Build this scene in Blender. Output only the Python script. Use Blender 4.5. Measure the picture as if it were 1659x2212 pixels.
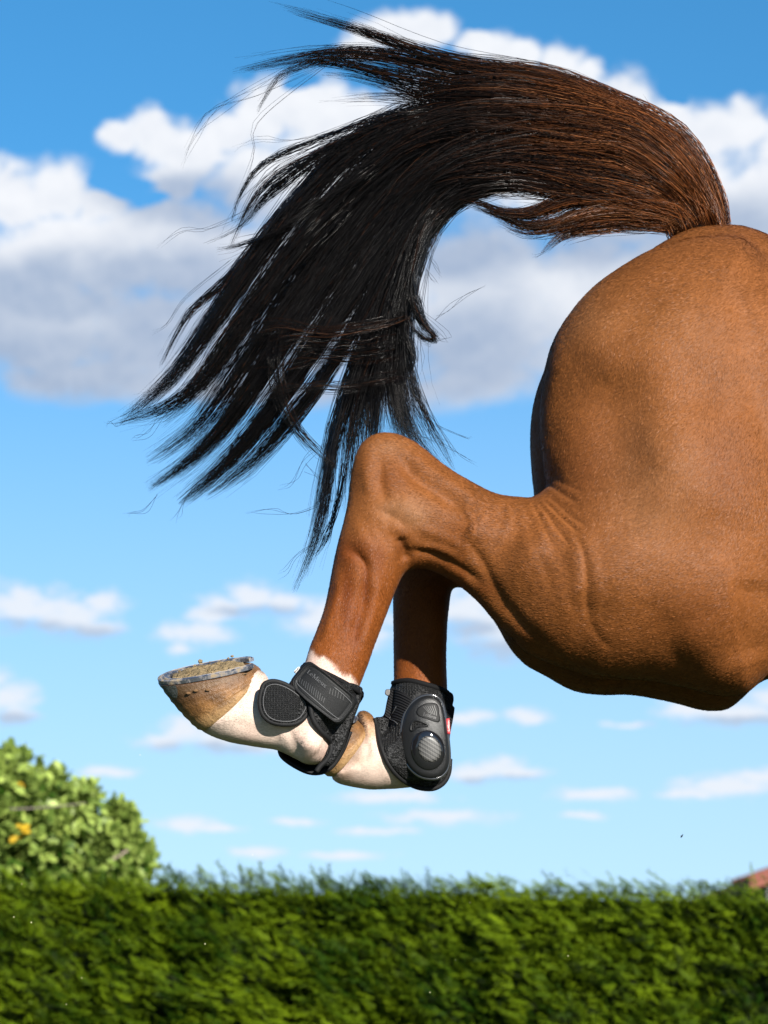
import bpy, bmesh, math, random
import numpy as np
from mathutils import Vector

random.seed(7)
RNG = np.random.default_rng(11)
for o in list(bpy.data.objects):
    bpy.data.objects.remove(o)
SC = bpy.context.scene
COL = SC.collection
R = math.radians

# ------------------------------------------------------------------ camera
W, H = 1659.0, 2212.0          # units in which the photograph was measured
FPX = 5040.0
CAM_Y, CAM_Z = -3.6, 1.0
PITCH = math.atan(1044.0 / FPX)
cd = bpy.data.cameras.new('camera')
cam = bpy.data.objects.new('camera', cd)
COL.objects.link(cam)
cd.sensor_fit = 'HORIZONTAL'
cd.sensor_width = 24.0
cd.lens = 24.0 * FPX / W
cd.clip_start = 0.05
cd.clip_end = 3000
cam.location = (0, CAM_Y, CAM_Z)
cam.rotation_euler = (R(90) + PITCH, 0, 0)
cd.dof.use_dof = True
cd.dof.focus_distance = 3.66
cd.dof.aperture_fstop = 5.6
SC.camera = cam
SC.render.resolution_x, SC.render.resolution_y = 768, 1024

FW = np.array([0, math.cos(PITCH), math.sin(PITCH)])
UP = np.array([0, -math.sin(PITCH), math.cos(PITCH)])
CP = np.array([0, CAM_Y, CAM_Z])

def at(px, py, Y):
    """photo position -> world point on the vertical plane y = Y"""
    px = np.asarray(px, float); py = np.asarray(py, float)
    dx = px - W / 2; du = H / 2 - py
    dy = FW[1] * FPX + UP[1] * du
    dz = FW[2] * FPX + UP[2] * du
    t = (np.asarray(Y, float) - CAM_Y) / dy
    return np.stack([dx * t, np.broadcast_to(np.asarray(Y, float), dx.shape), CAM_Z + dz * t], -1)

def proj(p):
    d = p - CP
    w = d @ FW
    return W / 2 + FPX * d[..., 0] / w, H / 2 - FPX * (d @ UP) / w

# ------------------------------------------------------------------ sun and sky
SUN_EL, SUN_AZ = R(23), R(25)      # azimuth: to the right of the line behind the camera
sdir = Vector((math.sin(SUN_AZ) * math.cos(SUN_EL), -math.cos(SUN_AZ) * math.cos(SUN_EL), math.sin(SUN_EL)))
ld = bpy.data.lights.new('sun', 'SUN')
ld.energy = 5.0
ld.angle = R(0.5)
ld.color = (1.0, 0.95, 0.87)
lo = bpy.data.objects.new('sun', ld)
COL.objects.link(lo)
lo.rotation_euler = sdir.to_track_quat('Z', 'Y').to_euler()
lo.location = (3, -6, 6)

world = bpy.data.worlds.new('World')
SC.world = world
world.use_nodes = True

class NT:
    """small helper for node trees"""
    def __init__(s, tree):
        s.t = tree
    def n(s, typ, **kw):
        nd = s.t.nodes.new(typ)
        for k, v in kw.items():
            setattr(nd, k, v)
        return nd
    def put(s, sock, v):
        if hasattr(v, 'is_linked') or hasattr(v, 'links'):
            s.t.links.new(v, sock)
        else:
            sock.default_value = v
    def m(s, op, a, b=0.0, c=0.0, clamp=False):
        nd = s.n('ShaderNodeMath', operation=op, use_clamp=clamp)
        for i, v in enumerate((a, b, c)):
            s.put(nd.inputs[i], v)
        return nd.outputs[0]
    def v(s, op, a, b=(0, 0, 0), c=(0, 0, 0)):
        nd = s.n('ShaderNodeVectorMath', operation=op)
        s.put(nd.inputs[0], a); s.put(nd.inputs[1], b)
        if op == 'MULTIPLY_ADD':
            s.put(nd.inputs[2], c)
        return nd.outputs['Value'] if op in ('LENGTH', 'DOT_PRODUCT', 'DISTANCE') else nd.outputs[0]
    def noise(s, vec, scale, detail=4.0, rough=0.55, col=False, dist=0.0):
        nd = s.n('ShaderNodeTexNoise')
        s.put(nd.inputs['Vector'], vec)
        nd.inputs['Scale'].default_value = scale
        nd.inputs['Detail'].default_value = detail
        nd.inputs['Roughness'].default_value = rough
        nd.inputs['Distortion'].default_value = dist
        return nd.outputs['Color'] if col else nd.outputs['Fac']
    def smooth(s, x, a, b, lo=0.0, hi=1.0):
        nd = s.n('ShaderNodeMapRange', interpolation_type='SMOOTHSTEP')
        s.put(nd.inputs[0], x)
        nd.inputs[1].default_value = a; nd.inputs[2].default_value = b
        nd.inputs[3].default_value = lo; nd.inputs[4].default_value = hi
        return nd.outputs[0]
    def mix(s, f, a, b, blend='MIX'):
        nd = s.n('ShaderNodeMix', data_type='RGBA', blend_type=blend)
        s.put(nd.inputs[0], f)
        for sock, v in ((nd.inputs[6], a), (nd.inputs[7], b)):
            if isinstance(v, tuple) and len(v) == 3:
                v = v + (1.0,)
            s.put(sock, v)
        return nd.outputs[2]

# cumulus banks, as ellipses of sky direction (centre and radii in hundredths of the focal length)
CLOUDS = [
    # high bank
    (850, 62, 105, 52), (940, 62, 80, 50), (1060, 88, 70, 50), (1130, 118, 80, 45), (1235, 130, 62, 50), (1290, 175, 60, 50),
    (780, 95, 60, 30),
    # great bank behind the tail
    (560, 225, 95, 80), (660, 240, 130, 100), (780, 300, 170, 130), (470, 275, 80, 65), (300, 300, 75, 70), (235, 310, 50, 42),
    (390, 330, 120, 80), (600, 380, 220, 120), (330, 395, 70, 60), (960, 300, 200, 160), (1150, 330, 200, 160),
    # right shoulder
    (1400, 235, 75, 85), (1340, 270, 80, 70), (1470, 270, 85, 85), (1560, 300, 90, 75), (1640, 290, 70, 70), (1400, 420, 330, 170),
    (1780, 330, 150, 120), (1640, 480, 280, 140),
    # left bank
    (90, 420, 95, 72), (0, 440, 90, 78), (190, 455, 80, 55), (300, 500, 130, 60), (-140, 430, 160, 90), (120, 560, 300, 120), (430, 560, 260, 130),
    (60, 700, 320, 165), (400, 740, 330, 130), (760, 640, 360, 210), (-200, 640, 300, 190), (1060, 660, 260, 210), (1040, 800, 150, 95),
    (1350, 640, 250, 200), (1650, 700, 260, 190), (200, 830, 280, 60), (560, 845, 240, 50), (900, 850, 200, 60),
    # scraps
    (560, 265, 60, 40),
]
LOWER = [
    (55, 1330, 105, 45), (140, 1352, 90, 42), (200, 1378, 60, 24), (215, 1320, 50, 26), (-60, 1330, 90, 50),
    (540, 1305, 58, 38), (480, 1322, 60, 26), (610, 1318, 52, 28), (450, 1345, 52, 20), (420, 1382, 78, 26), (390, 1420, 32, 14),
    (690, 1345, 80, 40), (790, 1370, 70, 44), (1010, 1325, 90, 52), (1080, 1365, 110, 50), (1150, 1405, 140, 40), (1240, 1420, 130, 30),
    (25, 1530, 58, 42), (-40, 1525, 70, 60), (40, 1570, 40, 18),
    (400, 1598, 58, 34), (350, 1625, 60, 18), (470, 1622, 70, 24), (560, 1630, 90, 16),
    (1020, 1565, 58, 14), (1135, 1565, 52, 17), (1075, 1678, 62, 24), (1020, 1690, 80, 18), (1120, 1690, 60, 14),
    (1500, 1550, 80, 26), (1580, 1562, 110, 30), (1680, 1540, 90, 30),
    (1280, 1738, 84, 15), (1560, 1722, 110, 24), (1640, 1705, 70, 20), (1480, 1740, 70, 12),
    (405, 1802, 66, 17), (460, 1812, 60, 9), (960, 1786, 120, 15), (840, 1740, 110, 16), (560, 1862, 60, 13), (640, 1795, 60, 9),
    (1250, 1783, 60, 7), (820, 1815, 90, 8), (740, 1868, 90, 9), (1360, 1585, 50, 7), (240, 1690, 60, 12),
]
# where the banks are thick and their undersides grey
GREY = [
    (360, 425, 150, 45), (440, 445, 160, 60), (60, 640, 260, 70), (120, 800, 300, 110), (420, 690, 260, 150), (330, 600, 220, 60), (700, 820, 320, 110),
    (1000, 530, 170, 90), (1250, 520, 250, 70), (1010, 760, 200, 120), (1560, 540, 260, 90), (-200, 760, 260, 160),
    (170, 1395, 110, 22), (40, 1375, 100, 16), (1120, 1425, 190, 28), (30, 1580, 60, 14), (440, 1640, 130, 14), (1580, 1585, 150, 12),
    (1075, 1706, 100, 9), (1010, 1372, 60, 22), (560, 1335, 90, 12),
]
HOLES = [(238, 402, 58, 26), (295, 432, 20, 12), (635, 170, 34, 20), (1210, 205, 40, 30), (1500, 190, 30, 30), (1050, 30, 36, 24)]

SKY_LIFT, SKY_HUE, SKY_SAT, SKY_VAL = 0.10, 0.492, 1.28, 1.50
CLOUD_GREY, CLOUD_WHITE = (3.0, 3.75, 5.05), (7.0, 7.2, 7.6)

def blobgroup(name, blobs, k):
    g = bpy.data.node_groups.new(name, 'ShaderNodeTree')
    g.interface.new_socket('P', in_out='INPUT', socket_type='NodeSocketVector')
    g.interface.new_socket('D', in_out='OUTPUT', socket_type='NodeSocketFloat')
    q = NT(g)
    gi = q.n('NodeGroupInput'); go = q.n('NodeGroupOutput')
    cur = None
    for cx, cy, rx, ry in blobs:
        d = q.v('LENGTH', q.v('MULTIPLY_ADD', gi.outputs[0], (1 / rx, 1 / ry, 0), (-cx / rx, -cy / ry, 0)))
        cur = d if cur is None else q.m('SMOOTH_MIN', cur, d, k)
    q.put(go.inputs[0], cur)
    return g

def build_world():
    q = NT(world.node_tree)
    world.node_tree.nodes.clear()
    out = q.n('ShaderNodeOutputWorld')
    tc = q.n('ShaderNodeTexCoord')
    D = tc.outputs['Generated']
    sx = q.n('ShaderNodeSeparateXYZ')
    q.put(sx.inputs[0], D)
    sky = q.n('ShaderNodeTexSky', sky_type='NISHITA')
    sky.sun_disc = False
    sky.sun_elevation = SUN_EL
    sky.sun_rotation = math.pi - SUN_AZ
    sky.air_density = 1.0
    sky.dust_density = 0.1
    sky.ozone_density = 3.0
    q.put(sky.inputs['Vector'], q.v('NORMALIZE', q.v('ADD', D, (0, 0, SKY_LIFT))))
    hs = q.n('ShaderNodeHueSaturation')
    hs.inputs['Hue'].default_value = SKY_HUE
    hs.inputs['Saturation'].default_value = SKY_SAT
    hs.inputs['Value'].default_value = SKY_VAL
    q.put(hs.inputs['Color'], sky.outputs[0])
    # pale band of thicker air above the horizon
    blue = q.mix(q.smooth(sx.outputs[2], -0.02, 0.36, 0.72, 0.0), hs.outputs[0], (4.55, 5.75, 6.95))
    # direction -> azimuth and elevation, written in the units of the cloud lists
    cx = q.m('MULTIPLY_ADD', q.m('ARCTAN2', sx.outputs[0], sx.outputs[1]), FPX, W / 2)
    cy = q.m('MULTIPLY_ADD', q.m('ARCSINE', sx.outputs[2]), -FPX * 1.028, 2170.0)
    cb = q.n('ShaderNodeCombineXYZ')
    q.put(cb.inputs[0], cx); q.put(cb.inputs[1], cy)
    P = cb.outputs[0]
    def grp(g, p):
        nd = q.n('ShaderNodeGroup'); nd.node_tree = g
        q.put(nd.inputs[0], p)
        return nd.outputs[0]
    def bgnode(col):
        b = q.n('ShaderNodeBackground')
        b.inputs['Strength'].default_value = 0.05
        q.put(b.inputs['Color'], col)
        return b.outputs[0]
    def tint(tone, mask):
        tone = q.m('MULTIPLY', tone, q.smooth(mask, 0.0, 1.0, 0.8, 1.0))
        c = q.mix(tone, CLOUD_GREY, CLOUD_WHITE)
        return q.mix(mask, blue, c)
    # ---- scattered cumulus over the rest of the sky
    far = q.noise(q.v('MULTIPLY', P, (1 / 900, 1 / 420, 0)), 1.0, 8.0, 0.55)
    side = q.smooth(q.m('ABSOLUTE', q.m('SUBTRACT', cx, W / 2)), 1000, 1500)
    over = q.smooth(cy, -450, -100, 1.0, 0.0)
    def faded():
        o = q.m('MULTIPLY', q.m('MAXIMUM', side, over), q.smooth(cy, 2000, 2140, 1.0, 0.0))
        return q.m('MULTIPLY', q.smooth(far, 0.55, 0.65), o)
    fm = faded()
    rest = bgnode(tint(q.smooth(far, 0.75, 0.5, 0.15, 1.0), fm))
    # ---- the high banks
    def bank(blobs, greys, holes, tag):
        w1 = q.noise(q.v('MULTIPLY', P, (1 / 150, 1 / 120, 0)), 1.0, 4.0, 0.55, col=True)
        PU = q.v('ADD', P, q.v('MULTIPLY', q.v('SUBTRACT', w1, (0.5, 0.5, 0.5)), (120, 95, 0)))
        fsc = q.v('MULTIPLY', P, (1 / 110, 1 / 95, 0))
        f0 = q.noise(fsc, 1.0, 7.0, 0.6)
        f1 = q.noise(q.v('ADD', fsc, (0.1, -0.28, 0)), 1.0, 4.0, 0.55)
        fine = q.m('SUBTRACT', f0, 0.5)
        d = q.m('MULTIPLY_ADD', fine, 1.15, q.m('SUBTRACT', 1.0, grp(blobgroup('bank_' + tag, blobs, 0.16), PU)))
        if holes:
            hd = q.m('MULTIPLY_ADD', fine, 1.4, q.m('SUBTRACT', 1.0, grp(blobgroup('gaps_' + tag, holes, 0.2), PU)))
            d = q.m('SUBTRACT', d, q.smooth(hd, -0.5, 0.8, 0.0, 1.2))
        m = q.smooth(d, -0.14, 0.46)
        base = q.smooth(q.m('MULTIPLY_ADD', fine, 120.0, cy), 840.0, 925.0, 1.0, 0.0)
        m = q.m('MAXIMUM', q.m('MULTIPLY', m, base), fm)
        dg = q.m('MULTIPLY_ADD', fine, 0.7, q.m('SUBTRACT', 1.0, grp(blobgroup('greys_' + tag, greys, 0.3), PU)))
        gg = q.smooth(dg, -0.75, 0.55)
        relief = q.m('MULTIPLY', q.m('SUBTRACT', f0, f1), 0.55)
        tone = q.m('ADD', q.m('SUBTRACT', 0.93, q.m('MULTIPLY', gg, 0.85)), relief, clamp=True)
        return bgnode(tint(tone, m))
    left = bank([b for b in CLOUDS if b[0] - b[2] < 900], [b for b in GREY if b[1] < 1000 and b[0] - b[2] < 900],
                [b for b in HOLES if b[0] < 900], 'left')
    right = bank([b for b in CLOUDS if b[0] + b[2] > 760], [b for b in GREY if b[1] < 1000 and b[0] + b[2] > 760],
                 [b for b in HOLES if b[0] > 700], 'right')
    # ---- the small flat clouds low down
    w2 = q.noise(q.v('MULTIPLY', P, (1 / 60, 1 / 34, 0)), 1.0, 4.0, 0.6, col=True)
    PL = q.v('ADD', P, q.v('MULTIPLY', q.v('SUBTRACT', w2, (0.5, 0.5, 0.5)), (70, 26, 0)))
    fl = q.m('SUBTRACT', q.noise(q.v('MULTIPLY', P, (1 / 55, 1 / 30, 0)), 1.0, 7.0, 0.6), 0.5)
    dl = q.m('MULTIPLY_ADD', fl, 1.7, q.m('SUBTRACT', 1.0, grp(blobgroup('small_clouds', [(a, b, c * 1.12, d * 1.15) for a, b, c, d in LOWER], 0.15), PL)))
    ml = q.m('MAXIMUM', q.smooth(dl, -0.3, 0.75, 0.0, 0.9), fm)
    dg = q.m('MULTIPLY_ADD', fl, 0.9, q.m('SUBTRACT', 1.0, grp(blobgroup('small_bases', [b for b in GREY if b[1] > 1000], 0.2), PL)))
    tl = q.m('SUBTRACT', 0.92, q.m('MULTIPLY', q.smooth(dg, -0.6, 0.5), 0.7), clamp=True)
    low = bgnode(tint(tl, ml))
    def mixs(f, a, b):
        ms = q.n('ShaderNodeMixShader')
        q.put(ms.inputs[0], f)
        world.node_tree.links.new(a, ms.inputs[1]); world.node_tree.links.new(b, ms.inputs[2])
        return ms.outputs[0]
    high = mixs(q.m('GREATER_THAN', cx, 830.0), left, right)
    seen = mixs(q.m('GREATER_THAN', cy, 1030.0), high, low)
    inx = q.m('LESS_THAN', q.m('ABSOLUTE', q.m('SUBTRACT', cx, W / 2)), 1500.0)
    iny = q.m('LESS_THAN', q.m('ABSOLUTE', q.m('SUBTRACT', cy, 850.0)), 1300.0)
    q.t.links.new(mixs(q.m('MULTIPLY', inx, iny), rest, seen), out.inputs[0])
build_world()

vs = SC.view_settings
vs.view_transform = 'Standard'
vs.look = 'None'
vs.exposure = 1.4
vs.gamma = 1.0
vs.use_curve_mapping = False
SC.cycles.max_bounces = 6
SC.cycles.transparent_max_bounces = 8
SC.cycles.use_denoising = True
world.cycles.sampling_method = 'MANUAL'
world.cycles.sample_map_resolution = 256

# ------------------------------------------------------------------ helpers
def tag(o, label=None, cat=None, group=None, kind=None):
    for k, v in (('label', label), ('category', cat), ('group', group), ('kind', kind)):
        if v:
            o[k] = v
    return o

def empty(name, loc=(0, 0, 0)):
    o = bpy.data.objects.new(name, None)
    o.location = loc
    o.empty_display_size = 0.1
    COL.objects.link(o)
    return o

def mesh_obj(name, verts, faces, mat, parent=None, smooth=True):
    """faces: list of tuples, or an (n,k) integer array"""
    me = bpy.data.meshes.new(name)
    if isinstance(faces, np.ndarray):
        v = np.asarray(verts, np.float32)
        n, k = faces.shape
        me.vertices.add(len(v)); me.vertices.foreach_set('co', v.ravel())
        me.loops.add(n * k); me.loops.foreach_set('vertex_index', faces.astype(np.int32).ravel())
        me.polygons.add(n); me.polygons.foreach_set('loop_start', np.arange(0, n * k, k, dtype=np.int32))
        me.update(calc_edges=True)
        me.validate()
    else:
        me.from_pydata([tuple(map(float, p)) for p in verts], [], faces)
        me.update()
    if smooth:
        me.polygons.foreach_set('use_smooth', np.ones(len(me.polygons), bool))
    me.materials.append(mat)
    o = bpy.data.objects.new(name, me)
    COL.objects.link(o)
    if parent:
        o.parent = parent
        if parent.type == 'EMPTY' or parent.location.length > 0:
            o.matrix_parent_inverse = WORLD_INV(parent)
    return o

def WORLD_INV(p):
    from mathutils import Matrix
    m = Matrix.Identity(4)
    while p:
        m = Matrix.Translation(p.location) @ p.matrix_parent_inverse @ m if False else Matrix.Translation(p.location) @ m
        p = p.parent
    return m.inverted()

ALBEDO = 0.80     # calibration of the painted-on colours to the exposure
def set_attr(o, name, cols):
    a = o.data.color_attributes.new(name, 'FLOAT_COLOR', 'POINT')
    c = np.ones((len(cols), 4), np.float32)
    c[:, :3] = np.asarray(cols) * ALBEDO
    a.data.foreach_set('color', c.ravel())

def crom(pts, n, closed=False):
    """Catmull-Rom through the points (any dimension), n samples evenly spaced by arc length"""
    P = np.asarray(pts, float)
    if closed:
        P = np.vstack([P[-1], P, P[0], P[1]])
    else:
        P = np.vstack([2 * P[0] - P[1], P, 2 * P[-1] - P[-2]])
    out = []
    t = np.linspace(0, 1, 12, endpoint=False)[:, None]
    for i in range(1, len(P) - 2):
        a, b, c, d = P[i - 1], P[i], P[i + 1], P[i + 2]
        out.append(0.5 * (2 * b + (c - a) * t + (2 * a - 5 * b + 4 * c - d) * t ** 2 + (3 * b - a - 3 * c + d) * t ** 3))
    out.append(P[-2][None])
    Q = np.vstack(out)
    s = np.r_[0, np.cumsum(np.linalg.norm(np.diff(Q[:, :2], axis=0), axis=1))]
    u = np.linspace(0, s[-1], n + 1)[:-1] if closed else np.linspace(0, s[-1], n)
    return np.stack([np.interp(u, s, Q[:, k]) for k in range(Q.shape[1])], -1)

def sstep(x, a, b):
    t = np.clip((x - a) / (b - a), 0, 1)
    return t * t * (3 - 2 * t)

_perm = np.random.default_rng(3).random((64, 64, 64)).astype(np.float32)
def vnoise(p, scale, octaves=3):
    """smooth value noise, -1..1, on an (n,3) array"""
    tot = np.zeros(len(p)); amp = 1.0; norm = 0
    q = np.asarray(p, float) * scale
    for _ in range(octaves):
        i = np.floor(q).astype(int); f = q - i; f = f * f * (3 - 2 * f)
        r = 0
        for dx in (0, 1):
            for dy in (0, 1):
                for dz in (0, 1):
                    w = (f[:, 0] if dx else 1 - f[:, 0]) * (f[:, 1] if dy else 1 - f[:, 1]) * (f[:, 2] if dz else 1 - f[:, 2])
                    r = r + w * _perm[(i[:, 0] + dx) % 64, (i[:, 1] + dy) % 64, (i[:, 2] + dz) % 64]
        tot += amp * (2 * r - 1); norm += amp
        amp *= 0.5; q = q * 2.03 + 11.7
    return tot / norm

# ------------------------------------------------------------------ materials
MATS = {}
def material(name, base=(0.5, 0.5, 0.5), rough=0.6, spec=0.5, metal=0.0, attr=None, var=0.0, vscale=60.0, bump=0.0, bscale=200.0,
             sheen=0.0, coat=0.0, trans=0.0, stretch=None, build=None, sheen_tint=None):
    if name in MATS:
        return MATS[name]
    m = bpy.data.materials.new(name)
    m.use_nodes = True
    q = NT(m.node_tree)
    b = m.node_tree.nodes['Principled BSDF']
    b.inputs['Roughness'].default_value = rough
    b.inputs['Specular IOR Level'].default_value = spec
    b.inputs['Metallic'].default_value = metal
    b.inputs['Sheen Weight'].default_value = sheen
    if sheen_tint:
        b.inputs['Sheen Tint'].default_value = sheen_tint + (1,)
        b.inputs['Sheen Roughness'].default_value = 0.35
    b.inputs['Coat Weight'].default_value = coat
    b.inputs['Coat Roughness'].default_value = 0.1
    tc = q.n('ShaderNodeTexCoord')
    vec = tc.outputs['Object']
    if stretch:
        vec = q.v('MULTIPLY', vec, stretch)
    if attr:
        a = q.n('ShaderNodeAttribute', attribute_name=attr)
        col = a.outputs['Color']
    else:
        rgb = q.n('ShaderNodeRGB'); rgb.outputs[0].default_value = base + (1,)
        col = rgb.outputs[0]
    if var:
        nz = q.noise(vec, vscale, 4.0, 0.6)
        f = q.m('MULTIPLY_ADD', q.m('SUBTRACT', nz, 0.5), 2 * var, 1.0)
        cbn = q.n('ShaderNodeCombineXYZ')
        for i in range(3):
            q.put(cbn.inputs[i], f)
        col = q.mix(1.0, col, cbn.outputs[0], 'MULTIPLY')
    q.put(b.inputs['Base Color'], col)
    if bump:
        bn = q.n('ShaderNodeBump')
        bn.inputs['Strength'].default_value = 1.0
        bn.inputs['Distance'].default_value = bump
        q.put(bn.inputs['Height'], q.noise(vec, bscale, 3.0, 0.6))
        q.put(b.inputs['Normal'], bn.outputs[0])
    if trans:
        tr = q.n('ShaderNodeBsdfTranslucent')
        q.put(tr.inputs['Color'], col)
        ms = q.n('ShaderNodeMixShader'); ms.inputs[0].default_value = trans
        out = m.node_tree.nodes['Material Output']
        m.node_tree.links.new(b.outputs[0], ms.inputs[1]); m.node_tree.links.new(tr.outputs[0], ms.inputs[2])
        m.node_tree.links.new(ms.outputs[0], out.inputs[0])
    if build:
        build(q, b, col, vec)
    MATS[name] = m
    return m

# ------------------------------------------------------------------ setting: ground
def ground_build(q, b, col, vec):
    n1 = q.noise(vec, 0.35, 6.0, 0.6); n2 = q.noise(vec, 14.0, 6.0, 0.7)
    c = q.mix(q.smooth(n1, 0.35, 0.65), (0.045, 0.075, 0.02), (0.075, 0.09, 0.03))
    c = q.mix(q.m('MULTIPLY', n2, 0.7), c, (0.02, 0.035, 0.01))
    q.put(b.inputs['Base Color'], c)
    bn = q.n('ShaderNodeBump'); bn.inputs['Distance'].default_value = 0.03
    q.put(bn.inputs['Height'], n2); q.put(b.inputs['Normal'], bn.outputs[0])
gm = material('grass_ground', rough=0.9, spec=0.2, build=ground_build)
gv = [(-900, -900, 0), (900, -900, 0), (900, 900, 0), (-900, 900, 0)]
tag(mesh_obj('ground', gv, [(0, 1, 2, 3)], gm, smooth=False), kind='structure')

# ------------------------------------------------------------------ the horse: an implicit body turned into one mesh
def poly_sdf(poly, x, z):
    """signed distance to a closed polygon, positive inside"""
    d = np.full(x.shape, 1e9); ins = np.zeros(x.shape, bool)
    n = len(poly)
    for i in range(n):
        ax, az = poly[i]; bx, bz = poly[(i + 1) % n]
        ex, ez = bx - ax, bz - az
        L = ex * ex + ez * ez + 1e-12
        t = np.clip(((x - ax) * ex + (z - az) * ez) / L, 0, 1)
        d = np.minimum(d, (x - ax - t * ex) ** 2 + (z - az - t * ez) ** 2)
        c = ((az > z) != (bz > z)) & (x < (bx - ax) * (z - az) / (bz - az + 1e-12) + ax)
        ins ^= c
    return np.where(ins, 1, -1) * np.sqrt(d)

class Inflate:
    """a rounded solid grown from an outline standing on the plane y = Y; R and T (edge radius, half thickness) vary over it"""
    def __init__(s, outline, Y, ctrl, n=160, Yfn=None):
        c = crom(outline, n, True)
        w = at(c[:, 0], c[:, 1], Y)
        s.poly = w[:, [0, 2]]
        s.Y = Y
        s.ctrl = [(at(a, b, Y)[[0, 2]], r, t, (k[0] if k else 0.0)) for a, b, r, t, *k in ctrl]
        s.lo = s.poly.min(0); s.hi = s.poly.max(0)
    def rt(s, x, z):
        sw = 0; r = 0; t = 0; y = 0
        for p, rr, tt, yy in s.ctrl:
            w = 1.0 / (((x - p[0]) ** 2 + (z - p[1]) ** 2) ** 1.5 + 1e-5)
            sw = sw + w; r = r + w * rr; t = t + w * tt; y = y + w * yy
        return r / sw, t / sw, y / sw
    def uvt(s, x, z):
        d = poly_sdf(s.poly, x, z)
        r, t, y = s.rt(x, z)
        u = np.where(d > 0, 1 - np.minimum(d / r, 1), 1 - d / r)
        return u, r, t, y
    def front(s, x, z):
        u, r, t, y = s.uvt(x, z)
        return s.Y + y - t * np.sqrt(np.clip(1 - u * u, 0.02, 1))

def smin(a, b, k):
    h = np.clip(0.5 + 0.5 * (b - a) / k, 0, 1)
    return b * (1 - h) + a * h - k * h * (1 - h)

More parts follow.
